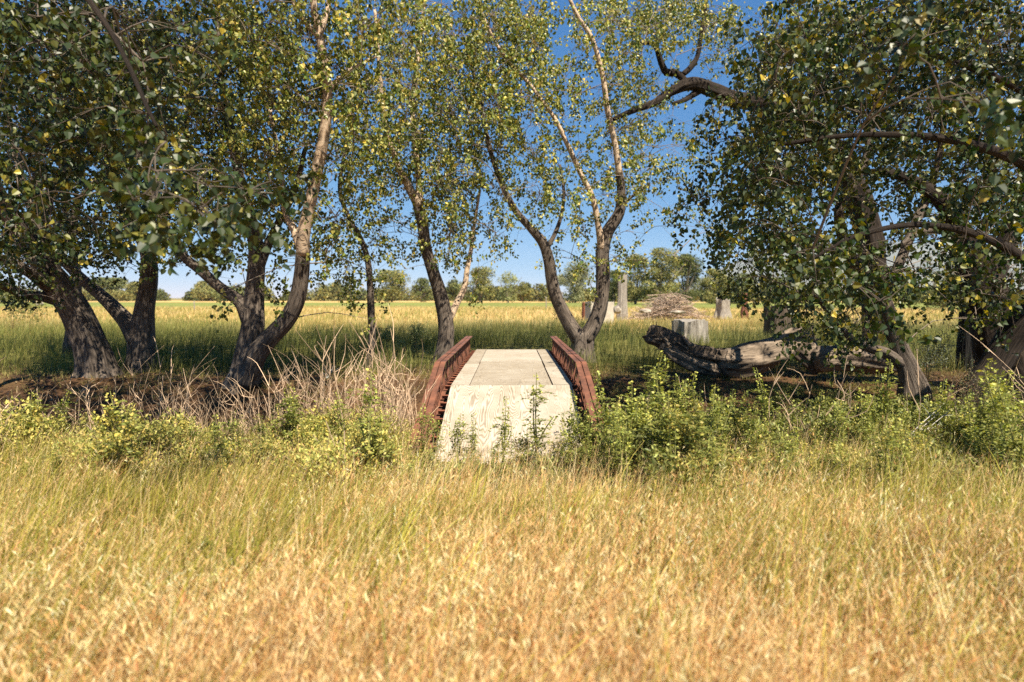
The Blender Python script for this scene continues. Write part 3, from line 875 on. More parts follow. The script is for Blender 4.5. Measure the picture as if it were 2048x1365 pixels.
def grow(T):
    if T.tw:            # the crowns leave gaps through which the sun reaches the deck, the log and the bank
        q = np.concatenate(T.tw); h = q[:, 2] - .4
        gx_, gy_ = q[:, 0] - .350 * h, q[:, 1] + .606 * h
        k = np.ones(len(q), bool)
        for x, y, rx, ry in SUNNY:
            k &= ~((((gx_ - x) / rx) ** 2 + ((gy_ - y) / ry) ** 2 < 1) & (U(0, 1, len(q)) < .92))
        k &= U(0, 1, len(q)) < np.clip(-.15 + 2.3 * (.6 * vnoise(q[:, 0] * 1.25 + q[:, 1] * .3, q[:, 2] * 1.25, 57) + .4 * vnoise(q[:, 0] * 2.6, q[:, 2] * 2.6 + q[:, 1] * .5, 58)), .12, 1)
        for O in TREES.values():      # bare stems: few leaves close to them or just in front
            for P_, R_, kd in O.limbs:
                if O.key not in 'CEFG' or (kd == 'bark' and R_.max() < .09): continue
                for p in resample(P_, R_, .25)[0]:
                    d_ = q[:, :3] - p
                    sc_ = q[:, 1] / p[1]
                    k &= ~((np.hypot(q[:, 0] - p[0] * sc_, (q[:, 2] - CAMZ) - (p[2] - CAMZ) * sc_) < .24) & (d_[:, 1] < .15) & (d_[:, 1] > -3.5) & (U(0, 1, len(q)) < .30))
        T.tw = [q[k]]
    P0, R0, k0 = T.limbs[0]
    gz0 = float(ground_z(P0[0][0], P0[0][1]))
    if P0[0][2] > gz0 - .15:
        T.limbs[0] = (np.vstack([[P0[0] + [(P0[0][0] - P0[1][0]) * .3, 0, gz0 - .3 - P0[0][2]]], P0]), np.concatenate([[R0[0] * 1.12], R0]), k0)
    base = T.limbs[0][0][0]
    root = thing("cottonwood_tree", (base[0], base[1], float(ground_z(base[0], base[1]))), T.label, "tree", T.group)
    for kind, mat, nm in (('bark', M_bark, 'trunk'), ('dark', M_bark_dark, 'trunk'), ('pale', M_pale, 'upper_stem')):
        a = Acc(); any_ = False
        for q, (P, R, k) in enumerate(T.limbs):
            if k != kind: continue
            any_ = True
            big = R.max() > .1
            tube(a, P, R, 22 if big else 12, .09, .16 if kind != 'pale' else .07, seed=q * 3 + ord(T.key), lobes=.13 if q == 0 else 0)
        if any_:
            o = a.build(nm, mat, root, smooth=True)
            if kind == 'pale': o['label'] = "smooth tan upper stems with dark bands"
    if not T.tw: return
    tw = np.concatenate(T.tw)
    P = tw[:, :3]; S = tw[:, 3]
    # skeleton points to attach to
    sk = np.concatenate([resample(P_, R_, .25)[0][2:] for P_, R_, k in T.limbs])
    cell = np.floor(P / (.75 if T.key in 'JK' else 1.0)).astype(int)
    _, inv = np.unique(cell, axis=0, return_inverse=True); inv = inv.ravel()
    nb = inv.max() + 1
    a = Acc(); tips = np.zeros_like(P)
    bc = np.array([.20, .16, .125]) * (.5 if T.key in 'JK' else 1)
    cen_ = np.array([P[inv == k].mean(0) for k in range(nb)])
    d0 = np.array([np.linalg.norm(sk - c, axis=1).min() for c in cen_])
    for k in np.argsort(d0):        # boughs grow outwards, each from the nearest wood already there
        I = np.nonzero(inv == k)[0]
        c = cen_[k]
        dd = np.linalg.norm(sk - c, axis=1) + np.maximum(sk[:, 2] - c[2], 0) * .8
        s = sk[np.argmin(dd)]
        L = np.linalg.norm(c - s)
        mid = (s + c) / 2 + np.array([0, 0, .13 * L]) + rng.normal(0, .05 * L, 3)
        r0 = min(.022, .005 + .005 * L)
        cols = bc * U(.7, 1.3)
        if L < .04: c = c + [0, 0, .1]; mid = (s + c) / 2 + [.01, 0, 0]
        Pb, _ = tube(a, np.array([s, mid, c]), [r0, r0 * .7, r0 * .35], 5, .3, cap=False, C=cols)
        sk = np.vstack([sk, Pb[1:]])
        for i in I:
            q = Pb[rng.integers(len(Pb) // 2, len(Pb))]
            m2 = (q + P[i]) / 2 + rng.normal(0, .05, 3) + np.array([0, 0, .05])
            tube(a, np.array([q, m2, P[i]]), [.006, .004, .0025], 3, .4, cap=False, C=cols)
            tips[i] = unit(P[i] - q)
    a.B = []
    a.build("branches", M_stick, root, smooth=True)
    # leaves strung along each twig tip
    n = len(P); per = 19
    cnt = per
    td = unit(tips * .7 + rng.normal(0, .45, (n, 3)) + np.array([0, 0, -.45]))
    t = U(-.1, 1, (n, cnt, 1)); Lt = U(.28, .5, (n, 1, 1)) * S[:, None, None]
    LP = P[:, None] + td[:, None] * t * Lt + rng.normal(0, .055, (n, cnt, 3)) * .85 * S[:, None, None]
    LP = LP.reshape(-1, 3); m = len(LP)
    D = rng.normal(0, .55, (m, 3)) + np.array([0, 0, -.75])
    Nn = rng.normal(0, 1, (m, 3)) * np.array([1, 1, .55])
    sz = U(.048, .084, m) * np.repeat(S, cnt)
    dy = P[:, 1].mean()
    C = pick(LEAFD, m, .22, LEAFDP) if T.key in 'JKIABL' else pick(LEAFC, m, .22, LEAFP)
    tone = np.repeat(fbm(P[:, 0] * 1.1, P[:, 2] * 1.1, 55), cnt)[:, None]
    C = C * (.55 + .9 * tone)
    if T.key == 'J' or T.key == 'K':
        yel = U(0, 1, m) < .14 * (np.repeat(fbm(P[:, 0] * 1.6, P[:, 2] * 1.6, 59), cnt) > .62); C[yel] = pick(YELC[1:], yel.sum(), .15)
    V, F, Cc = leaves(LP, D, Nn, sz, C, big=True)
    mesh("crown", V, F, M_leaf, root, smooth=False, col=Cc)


for T in TREES.values(): grow(T)

# ------------------------------------------------------------------ meadow in the foreground
def in_view(n, y0, y1, pad=.6):
    """random ground points inside the view wedge, uniform per area"""
    out = np.zeros((0, 2))
    while len(out) < n:
        y = U(y0, y1, n * 2); xm = .9 * y1 + pad; x = U(-xm, xm, n * 2)
        k = np.abs(x) < .9 * y + pad
        out = np.vstack([out, np.stack([x, y], 1)[k]])
    return out[:n]


def on_ground(xy, dz=0.): return np.column_stack([xy, ground_z(xy[:, 0], xy[:, 1]) + dz])


def off_bridge(xy, m=0.):
    return ~((np.abs(xy[:, 0]) < 1.0 + m) & (xy[:, 1] > YR - .05) & (xy[:, 1] < Y3))


GOLD = [(.84, .60, .29), (.76, .49, .21), (.92, .75, .44), (.64, .35, .14), (.50, .24, .10)]
GREEN = [(.23, .24, .035), (.33, .31, .045), (.46, .39, .07), (.15, .17, .03)]

# cheat grass: thin stems with drooping seed heads
a = Acc()
xy = in_view(64000, .9, 6.6)
gw = fbm(xy[:, 0] * .9, xy[:, 1] * .9, 61)
keep = U(0, 1, len(xy)) < np.clip(1.1 - sstep(2.4, 5.6, xy[:, 1] + (gw - .5) * 3.0 + .12 * np.abs(xy[:, 0])), .1, 1)
xy = xy[keep & off_bridge(xy)]
P = on_ground(xy); n = len(P)
patch = .5 * fbm(xy[:, 0] * 2.2, xy[:, 1] * 2.2, 63) + .5 * vnoise(xy[:, 0] * 1.1, xy[:, 1] * 1.1, 62)
H = U(.26, .60, n) * (.42 + 1.05 * patch) * (1 - .65 * sstep(1.35, .9, np.abs(xy[:, 0])) * sstep(4.6, 5.6, xy[:, 1])); az = rng.normal(.1, 1.0, n); lean = U(.12, .75, n)
tone = (.72 + .55 * fbm(xy[:, 0] * 2.6, xy[:, 1] * 2.6, 64))[:, None]
C1 = np.clip(pick(GOLD, n, .15, [.34, .26, .2, .13, .07]) * tone, 0, .85); C0 = C1 * np.array([.8, .68, .55])  # stem bases darker and redder: shadow low in the grass put into colour
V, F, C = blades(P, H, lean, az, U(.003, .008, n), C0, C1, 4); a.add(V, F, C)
k = 3
tip = P + np.stack([np.cos(az) * lean * H, np.sin(az) * lean * H, H * (1 - .28 * lean)], 1)
dh = np.stack([np.cos(az), np.sin(az), 0 * az], 1)
tt = U(-1.2, .35, (n, k, 1)); hp = tip[:, None] + (dh[:, None] * .06 + np.array([0, 0, .08])) * tt + rng.normal(0, .010, (n, k, 3))
hp = hp.reshape(-1, 3); m = len(hp)
D = np.repeat(dh, k, 0) * .6 + rng.normal(0, .2, (m, 3)) + np.where(U(0, 1, (m, 1)) < .6, -1., 1.) * np.array([0, 0, .8])
V, F, C = leaves(hp, D, rng.normal(size=(m, 3)), U(.022, .060, m), np.clip(np.repeat(C1, k, 0) * U(.85, 1.3, (m, 1)), 0, .9), big=False, wid=.15, fold=.1)
a.add(V, F, C)
# tall bleached straws
xy3 = in_view(11000, 1.0, 6.4); xy3 = xy3[off_bridge(xy3)]; n3 = len(xy3)
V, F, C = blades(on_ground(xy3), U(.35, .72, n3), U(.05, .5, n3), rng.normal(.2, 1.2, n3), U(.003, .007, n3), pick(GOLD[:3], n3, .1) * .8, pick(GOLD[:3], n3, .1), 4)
a.add(V, F, C)
# loose taller clumps
nc = 420; cen = in_view(nc, 1.3, 5.4); hc = U(.38, .72, nc); ac = rng.normal(.2, .9, nc); cc = pick(GOLD[:4], nc, .12)
xyc = (cen[:, None] + rng.normal(0, .045, (nc, 16, 2))).reshape(-1, 2); okc = off_bridge(xyc); R16 = lambda v: np.repeat(v, 16, 0)[okc]
xyc = xyc[okc]; n4 = len(xyc); C4 = np.clip(R16(cc) * U(.75, 1.15, (n4, 1)), 0, .9)
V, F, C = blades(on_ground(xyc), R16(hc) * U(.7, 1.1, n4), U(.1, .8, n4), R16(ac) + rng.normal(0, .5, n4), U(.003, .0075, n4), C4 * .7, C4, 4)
a.add(V, F, C)
# matted straw below
xy2 = in_view(60000, .9, 6.8); xy2 = xy2[off_bridge(xy2)]
n2 = len(xy2)
V, F, C = blades(on_ground(xy2, -.01), U(.08, .24, n2), U(.2, 1.0, n2), U(0, 6.28, n2), U(.003, .007, n2), pick(GOLD, n2, .2) * .7, pick(GOLD, n2, .2) * .9, 2)
a.add(V, F, C)
tag(a.build("dry_grass", M_grass), "golden dry cheat grass with drooping seed heads filling the foreground", "grass", kind='stuff')

# green blades, taller, leaning right
a = Acc()
xy = in_view(75000, 1.2, 7.2)
gw = fbm(xy[:, 0] * .8 + 9, xy[:, 1] * .8, 66); 
edge = np.abs(xy[:, 0]) / (.857 * xy[:, 1])
pr = .10 + .25 * sstep(.45, .7, gw) + .85 * sstep(2.3, 4.6, xy[:, 1] + (gw - .5) * 2.2 + .7 * sstep(.55, 1, edge)) * (1 - .75 * sstep(6.0, 7.2, xy[:, 1])) + .25 * sstep(.62, .8, gw)
keep = (U(0, 1, len(xy)) < pr) & off_bridge(xy, .02)
xy = xy[keep]; n = len(xy); P = on_ground(xy, -.01)
H = U(.30, .62, n) * (.7 + .6 * fbm(xy[:, 0] * 1.1, xy[:, 1] * 1.1, 68)) * (1 - .65 * sstep(1.35, .9, np.abs(xy[:, 0])) * sstep(4.3, 5.2, xy[:, 1]))  # shorter before the ramp
C0 = pick(GREEN, n, .2); C1 = C0 * .5 + pick(GREEN + GOLD[:1], n, .2) * .6
V, F, C = blades(P, H, U(.1, .7, n), rng.normal(0.2, .9, n), U(.005, .011, n), C0, np.clip(C1, 0, .8), 4); a.add(V, F, C)
cen = in_view(330, 1.6, 5.0); xy = (cen[:, None] + rng.normal(0, .05, (330, 9, 2))).reshape(-1, 2); n = len(xy)
C0 = pick(GREEN[1:], n, .2)
V, F, C = blades(on_ground(xy, -.01), U(.35, .78, n), U(.1, .8, n), np.repeat(rng.normal(.2, .7, 330), 9) + rng.normal(0, .4, n), U(.005, .012, n), C0, np.clip(C0 * 1.5, 0, .8), 5); a.add(V, F, C)
tag(a.build("green_grass", M_grass), "tall olive green grass blades behind the golden grass", "grass", kind='stuff')

# ------------------------------------------------------------------ weeds
def weed_spike(h, col, seedn, spikes=3):
    """upright weed: leafy stem topped by dense lime spikes"""
    a = Acc(); stemc = np.array([.30, .30, .10])
    tops = []
    for b in range(spikes):
        off = np.array([U(-.09, .09), U(-.09, .09), 0]) if b else np.zeros(3)
        hh = h * (1 if b == 0 else U(.6, .92)); s0 = np.array([0, 0, 0 if b == 0 else U(.15, .45) * h])
        top = off + np.array([U(-.04, .04), U(-.04, .04), hh])
        P_ = np.array([s0, (s0 + top) / 2 + rng.normal(0, .015, 3), top])
        tube(a, P_, [.005, .004, .002], 4, .2, cap=False, C=stemc); tops.append((s0, top))
    a.B = []
    for s0, top in tops:
        L = U(.16, .32) * h / .7
        m = int(60 * L / .2); t = U(0, 1, m) ** .9
        q = top - (top - s0) / np.linalg.norm(top - s0) * L * t[:, None]
        rad = .012 + .012 * t
        an = U(0, 6.28, m); q = q + np.stack([np.cos(an) * rad, np.sin(an) * rad, 0 * an], 1)
        D = np.stack([np.cos(an), np.sin(an), U(-.2, .9, m)], 1)
        V, F, C = leaves(q, D, rng.normal(size=(m, 3)), U(.010, .02, m), pick([col, (col[0] * 1.2, col[1] * 1.1, col[2]), (col[0] * .7, col[1] * .75, col[2] * .8)], m, .2), big=False, wid=1.1)
        a.add(V, F, C)
    m = 46; t = U(.12, .85, m); an = U(0, 6.28, m)
    q = np.stack([U(-.03, .03, m), U(-.03, .03, m), t * h], 1)
    D = np.stack([np.cos(an), np.sin(an), U(-.3, .7, m)], 1)
    # pinnate leaves: leaflets along a rib
    for j in range(m):
        L = U(.05, .12); d = unit(D[j]); k = 5
        rib = q[j] + d * np.linspace(.15, 1, k)[:, None] * L - np.array([0, 0, 1]) * (np.linspace(0, 1, k) ** 2)[:, None] * L * .4
        side = unit(np.cross(d, [0, 0, 1.]))
        PP = np.vstack([rib, rib]); DD = np.vstack([side + d * .6 + 0 * rib, -side + d * .6 + 0 * rib])
        V, F, C = leaves(PP, DD, np.array([[0, 0, 1.]]) + rng.normal(0, .3, (2 * k, 3)), U(.018, .034, 2 * k), pick([(.20, .22, .05), (.28, .28, .07), (.13, .15, .035)], 2 * k, .2), big=False, wid=.6)
        a.add(V, F, C)
    V, Fs, C, _ = a.get()
    return V, Fs, C


LIME = (.44, .46, .11); YEL = (.58, .50, .13)
spk = [weed_spike(U(.5, .75), LIME, i, int(U(3, 6))) for i in range(5)]
spy = [weed_spike(U(.4, .6), YEL, i, int(U(4, 7))) for i in range(4)]


def bushy(h, w_, cols, n, lsz=(.012, .03), wid=.5, up=.4):
    """small rounded leafy plant"""
    a = Acc()
    for b in range(9):
        t = np.array([rng.normal(0, w_ * .5), rng.normal(0, w_ * .5), h * U(.6, 1)])
        tube(a, np.array([[0, 0, 0], t * [.3, .3, .55], t]), [.005, .004, .002], 3, .2, cap=False, C=(.28, .2, .12))
    a.B = []
    v = unit(rng.normal(size=(n, 3))) * U(.3, 1, (n, 1)) ** .5
    clump = np.array([[rng.normal(0, w_ * .5), rng.normal(0, w_ * .5), h * U(.35, .9)] for _ in range(10)])
    P_ = clump[rng.integers(0, 10, n)] + v * np.array([w_ * .35, w_ * .35, h * .2])
    V, F, C = leaves(P_, rng.normal(0, .6, (n, 3)) + [0, 0, up], rng.normal(size=(n, 3)), U(lsz[0], lsz[1], n), pick(cols, n, .25), big=False, wid=wid)
    a.add(V, F, C)
    V, Fs, C, _ = a.get(); V[:, 2] = np.maximum(V[:, 2], 0)
    return V, Fs, C


bsh = [bushy(.42, .28, [(.36, .36, .09), (.50, .46, .12), (.24, .25, .06), (.62, .50, .15)], 750) for _ in range(4)]
bsg = [bushy(.40, .30, [(.17, .19, .05), (.27, .28, .075), (.12, .14, .04), (.38, .37, .11)], 750, (.02, .05), .45) for _ in range(4)]


def scat_stuff(name, label, cat, protos, xy, s0, s1, mat, tilt=.12):
    xy = xy[off_bridge(xy, .02)]
    if mat is M_weed: xy = xy[~((np.abs(xy[:, 0]) < 1.5) & (xy[:, 1] > 6.0) & (xy[:, 0] < 0)) & ~((xy[:, 0] > 0) & (xy[:, 0] < 1.3) & (xy[:, 1] > 6.3))]
    a = scatter(protos, on_ground(xy, -.02), U(0, 6.28, len(xy)), U(s0, s1, len(xy)) * (.6 + .8 * vnoise(xy[:, 0] * 1.3 + 40, xy[:, 1] * 1.3, 12)), tilt)
    return tag(a.build(name, mat), label, cat, kind='stuff')


def strip(n, x0, x1, y0, y1): return np.stack([U(x0, x1, n), U(y0, y1, n)], 1)


scat_stuff("weeds", "lime green spiked weeds crowding the near bank right of the bridge", "weeds", spk + spk + bsg + bsh[:2] + spy[:2], np.vstack([strip(230, .95, 7.2, 4.9, 7.3), strip(110, 1.0, 2.6, 5.5, 7.1), strip(75, 1.1, 7, 5.8, 7.0)]), .55, 1.6, M_weed)
scat_stuff("weeds", "yellow green bushy weeds along the near bank left of the bridge", "weeds", bsh + spy + spk[:1], np.vstack([strip(330, -7.4, -1.05, 5.2, 7.1), strip(100, -3.2, -1.0, 5.5, 6.9), strip(60, -7, -1.3, 5.8, 6.9)]), .5, 1.55, M_weed)
scat_stuff("undergrowth", "low green leafy undergrowth under the hanging boughs at right", "undergrowth", bsg, np.vstack([strip(120, 3.5, 8.5, 6.6, 9.0), strip(60, 5, 10, 8, 12)]), .9, 1.5, M_weed)

scat_stuff('weeds', 'scattered small leafy weeds among the meadow grass', 'weeds', bsg + bsh + spk[:2] + spy[:2], in_view(150, 3.0, 5.7), .35, .8, M_weed)

# separate weeds in front of the ramp
wl = [("tall lime spiked weed standing against the ramp sheet, right of its middle", .26, 6.1, 1.75, 0), ("short bushy weed in front of the ramp's left corner", -.78, 6.05, 1.1, 3),
      ("leafy weed growing up before the middle of the ramp", -.10, 6.0, 1.25, 1), ("lime spiked weed at the ramp's right corner", .78, 6.15, 1.45, 2),
      ("small green weed left of the ramp's middle", -.42, 6.05, 1.0, 1), ("green bushy weed before the narrow right ramp sheet", .50, 6.0, 1.1, 'y'),
      ("fine leaved weed leaning over the ramp's left edge", -.93, 6.2, 1.2, 3), ("low weed between the tall spiked weed and the ramp's centre", .08, 5.95, .8, 'y'),
      ("dense lime spiked weed beside the right truss end", 1.14, 6.35, 1.5, 4), ("spindly spiked weed left of the ramp's middle", -.55, 6.1, 1.3, 2), ("pale leafy weed at the right of the narrow ramp sheet", .62, 6.1, 1.35, 1)]
for lb, x, y, s, kd in wl:
    V, Fs, C = (spk[kd] if isinstance(kd, int) else spy[2])
    z = float(ground_z(x, y)) - .02; an = U(0, 6.28)
    W = np.column_stack([V[:, 0] * np.cos(an) - V[:, 1] * np.sin(an), V[:, 0] * np.sin(an) + V[:, 1] * np.cos(an), V[:, 2]]) * s + [x, y, z]
    o = mesh("weed_plant", W - [x, y, z], Fs, M_weed, col=C); o.location = (x, y, z)
    tag(o, lb, "weed", "weeds in front of the ramp")

scat_stuff('weeds', 'low leafy weeds and sprigs along the foot of the ramp', 'weeds', bsg + bsh[:2] + spk[:2], strip(85, -1.15, 1.2, 5.5, 6.28), .4, .95, M_weed)

# dead stems
def dead_stem(h):
    a = Acc(); col = np.array([.42, .30, .20]) * U(.7, 1.25)
    d = np.array([rng.normal(0, .22), rng.normal(0, .15), 0]); b = rng.normal(0, .06, 3)
    P_ = np.array([[0, 0, 0], d * .25 * h + [0, 0, h * .4] + b * [1, 1, 0] * .5, d * .7 * h + [0, 0, h * .78], d * h * 1.2 + b * [1, 1, 0] + [0, 0, h]])
    Pr, _ = tube(a, P_, [.005, .004, .003, .0015], 4, .1, cap=False, C=col)
    for j in range(rng.integers(2, 6)):
        q = Pr[rng.integers(2, len(Pr) - 1)]; L = U(.12, .45) * h; dd = np.array([rng.normal(0, .4), rng.normal(0, .35), U(.6, 1)]); dd /= np.linalg.norm(dd)
        e = q + dd * L; tube(a, np.array([q, (q + e) / 2 + rng.normal(0, .03, 3), e]), [.0035, .0025, .0013], 3, .15, cap=False, C=col * 1.1)
    a.B = []
    V, Fs, C, _ = a.get()
    return V, Fs, C


ds = [dead_stem(U(.7, 1.1)) for _ in range(14)]
scat_stuff("dead_brush", "tangle of dead tan stems on the bank left of the footbridge", "dead brush", ds, np.vstack([strip(190, -7.4, -1.2, 6.8, 8.1), strip(130, -4.2, -1.2, 6.7, 7.9), strip(60, -7.5, -1.2, 6.3, 7.4)]), .5, 1.35, M_stick, .12)
scat_stuff("dead_brush", "sparse dead stems among the weeds right of the footbridge", "dead brush", ds, strip(75, 1.3, 7.4, 5.9, 8.0), .5, 1.1, M_stick, .2)


def dry_shrub(name, label, px, py, Y, h, col, nb=7, cat="dead plant", spread=.5, lean=0., rad=.008):
    p = at(px, py, Y); z = float(ground_z(p[0], Y)); a = Acc()
    for b in range(nb):
        top = np.array([rng.normal(lean, spread * .5) * h, rng.normal(0, spread * .4) * h, h * U(.65, 1)])
        P_ = np.array([[0, 0, -.03], top * [.25, .25, .45] + rng.normal(0, .03, 3), top])
        Pr, _ = tube(a, P_, [rad, rad * .7, rad * .3], 5, .08, cap=False, C=np.array(col) * U(.85, 1.15))
        for j in range(4):
            q = Pr[rng.integers(len(Pr) // 3, len(Pr) - 1)]; dd = unit(rng.normal(0, .6, 3) + [0, 0, .7]); L = U(.1, .3) * h
            tube(a, np.array([q, q + dd * L * .5 + rng.normal(0, .01, 3), q + dd * L]), [rad * .4, rad * .3, rad * .15], 3, .1, cap=False, C=np.array(col) * U(.85, 1.15))
    a.B = []
    o = a.build(name, M_stick); o.location = (p[0], Y, z)
    return tag(o, label, cat)


dry_shrub("dead_shrub", "pale bare forked stems standing just right of the footbridge's right truss", 1240, 800, 9.6, .95, (.5, .46, .42), 5, spread=.3)
dry_shrub("dead_shrub", "whitish bare branching stem in front of the right hand tree base", 1845, 850, 7.8, 1.15, (.55, .52, .48), 5, spread=.35)
dry_shrub("dead_branch", "bleached twiggy branch lying tilted in the weeds at right", 1790, 900, 6.3, .75, (.6, .56, .5), 4, cat="branch", spread=.2, lean=.7)
dry_shrub("dead_branch", "white broken twigs lying on the litter left of the thin trunk", 655, 760, 13.6, .28, (.7, .66, .62), 5, cat="branch", spread=1.2)

# ------------------------------------------------------------------ far bank: litter, grasses
xy = strip(16000, -14, 14, 8.8, 15.5); xy = xy[off_bridge(xy)]; n = len(xy)
LP = on_ground(xy, .012); 
V, F, C = leaves(LP, rng.normal(0, 1, (n, 3)) * [1, 1, .2], rng.normal(0, .35, (n, 3)) + [0, 0, 1], U(.03, .075, n), pick([(.24, .13, .06), (.16, .09, .045), (.32, .20, .09), (.40, .28, .15), (.08, .05, .03)], n, .25), big=False, wid=.9)
tag(mesh("leaf_litter", V, F, M_weed, col=C), "brown fallen leaves scattered on the ditch bank under the trees", "leaf litter", kind='stuff')

a = Acc()
xy = strip(900, -13, 13, 12.2, 14.5); xy = xy[off_bridge(xy, .1)]
xyT = xy[rng.integers(0, len(xy), 9000)] + rng.normal(0, .07, (9000, 2)); xyT = xyT[off_bridge(xyT)]
n = len(xyT); C0 = pick([(.26, .24, .07), (.40, .32, .12), (.16, .17, .05)], n, .2)
V, F, C = blades(on_ground(xyT, -.01), U(.06, .22, n), U(.2, .9, n), U(0, 6.28, n), U(.005, .01, n), C0, C0 * 1.2, 2); a.add(V, F, C)
xy = strip(1500, 2.0, 9, 9.8, 12.6); n = len(xy)
xyT = xy[rng.integers(0, 400, 9000)] + rng.normal(0, .09, (9000, 2)); n = len(xyT)
C0 = pick([(.34, .32, .09), (.44, .36, .13), (.24, .25, .07)], n, .2)
V, F, C = blades(on_ground(xyT, -.01), U(.03, .14, n), U(.2, .9, n), U(0, 6.28, n), U(.006, .012, n), C0, C0 * 1.2, 2); a.add(V, F, C)
tag(a.build("short_grass", M_grass), "short patchy grass on the ditch bank", "grass", kind='stuff')


def meadow(n, y0, y1, h0, h1, w0, w1, cols, ends, name, label, dens=None, power=1.0):
    y = y0 + (y1 - y0) * U(0, 1, n) ** power; x = U(-1, 1, n) * (.92 * y + 1.5)
    xy = np.stack([x, y], 1); xy = xy[off_bridge(xy, .05)]
    # clumps
    cl = vnoise(xy[:, 0] * .9, xy[:, 1] * .9, 71)
    xy = xy[U(0, 1, len(xy)) < .45 + .7 * cl]
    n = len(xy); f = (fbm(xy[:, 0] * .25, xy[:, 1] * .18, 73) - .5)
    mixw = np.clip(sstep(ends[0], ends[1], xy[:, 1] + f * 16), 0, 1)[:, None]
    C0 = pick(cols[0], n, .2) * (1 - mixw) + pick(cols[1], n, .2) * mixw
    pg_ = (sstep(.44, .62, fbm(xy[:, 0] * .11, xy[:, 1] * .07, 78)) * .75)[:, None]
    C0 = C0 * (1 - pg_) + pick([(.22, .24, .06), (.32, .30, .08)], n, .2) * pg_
    H = U(h0, h1, n) * (.7 + .6 * vnoise(xy[:, 0] * .5, xy[:, 1] * .5, 75))
    sc_ = np.sqrt(xy[:, 1] / y0)
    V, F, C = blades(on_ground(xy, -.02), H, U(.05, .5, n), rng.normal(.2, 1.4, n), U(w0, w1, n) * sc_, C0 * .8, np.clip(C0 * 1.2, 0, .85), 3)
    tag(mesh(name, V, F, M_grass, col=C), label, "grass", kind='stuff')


GB = [(.12, .14, .04), (.18, .19, .055), (.28, .27, .08), (.08, .10, .03)]  # greens darkened so the trees' shade is partly in the blade colour
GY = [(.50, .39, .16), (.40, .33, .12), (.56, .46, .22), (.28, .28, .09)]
meadow(70000, 14.2, 34, .30, .62, .008, .016, (GB, GY), (23, 36), "tall_grass", "tall meadow grass beyond the trees, coloured dark green for their shade", power=1.2)
meadow(42000, 32, 95, .28, .5, .03, .06, (GY, GY), (30, 40), "golden_grass", "sunlit golden grass field beyond the shaded strip", power=1.3)

# shrubs beyond the trees
def shrub(label, px, pytop, Y, wpx, cols, n=1500, lsz=(.03, .06), name="shrub", cat="shrub", wid=.5):
    p = at(px, pytop, Y); z = float(ground_z(p[0], Y)); h = max(.35, p[2] - z)
    V, Fs, C = bushy(h, wpx / FPX * Y * .5, cols, n, lsz, wid)
    o = mesh(name, V, Fs, M_weed, col=C); o.location = (p[0], Y, z)
    tag(o, label, cat)


SG = [(.18, .22, .09), (.26, .30, .13), (.12, .15, .06), (.36, .38, .18)]
shrub("grey green leafy shrub between the thin trunk and the footbridge's left tree", 832, 648, 17, 60, SG)
shrub("darker leafy shrub behind the thin trunk", 775, 650, 18, 50, SG)
shrub("dark shrub in the fork of the V shaped tree", 1135, 618, 19, 60, [(.10, .12, .04), (.16, .18, .06)])
shrub("yellow green bush behind the long log's raised end", 1575, 655, 15.5, 70, [(.36, .34, .10), (.24, .26, .07), (.5, .42, .14)])
shrub("rusty brown dry bush between the right logs and the old tree", 1735, 630, 14.5, 90, [(.36, .22, .15), (.28, .16, .10), (.45, .30, .2)], 2600, (.02, .04))
shrub("silvery thistle like bush left of the massive old tree", 1860, 640, 12.6, 100, [(.26, .28, .22), (.36, .37, .3), (.18, .2, .14)], 2200, (.03, .06), wid=.3)
shrub("reddish dry weeds by the base of the old tree at right", 1920, 700, 10.5, 110, [(.30, .17, .09), (.22, .13, .07), (.3, .3, .2)], 2400, (.02, .05), wid=.3)
shrub("tangled olive and tan bush before the leaning trunk at the right edge", 1985, 735, 9.3, 120, [(.14, .15, .05), (.3, .24, .13), (.2, .15, .08)], 2600, (.02, .05), wid=.35)
shrub("dark green bush at far left behind the leaner", 20, 560, 26, 130, [(.12, .14, .04), (.2, .2, .06)], 2500, (.06, .12))

# ------------------------------------------------------------------ logs and stumps
def wood_tube(name, label, cat, pts, mat, sides=26, bump=.3, step=.06, seed=1, world=False, flat_top=None):
    P, R = limb(pts) if not world else (np.array([p[:3] for p in pts], float), np.array([p[3] for p in pts]))
    a = Acc(); c = P[0].copy()
    tube(a, P, R, sides, step, bump, seed=seed, freq=12)
    o = a.build(name, mat, smooth=True)
    o.location = [float(v) for v in c]
    me = o.data; n = len(me.vertices); co = np.empty(n * 3, np.float32); me.vertices.foreach_get("co", co)
    co = co.reshape(-1, 3) - c.astype(np.float32); me.vertices.foreach_set("co", co.ravel()); me.update()
    return tag(o, label, cat)


LG = thing("fallen_log", tuple(at(1470, 745, 13.6)), "long curved weathered log lying on the bank right of the footbridge", "log")


def lpart(name, pts, mat, seed, bump=.3, lab=None, sides=28):
    P, R = limb(pts); a = Acc(); tube(a, P, R, sides, .05, bump, seed=seed, freq=14)
    o = a.build(name, mat, LG, smooth=True)
    if lab: o['label'] = lab
    return o


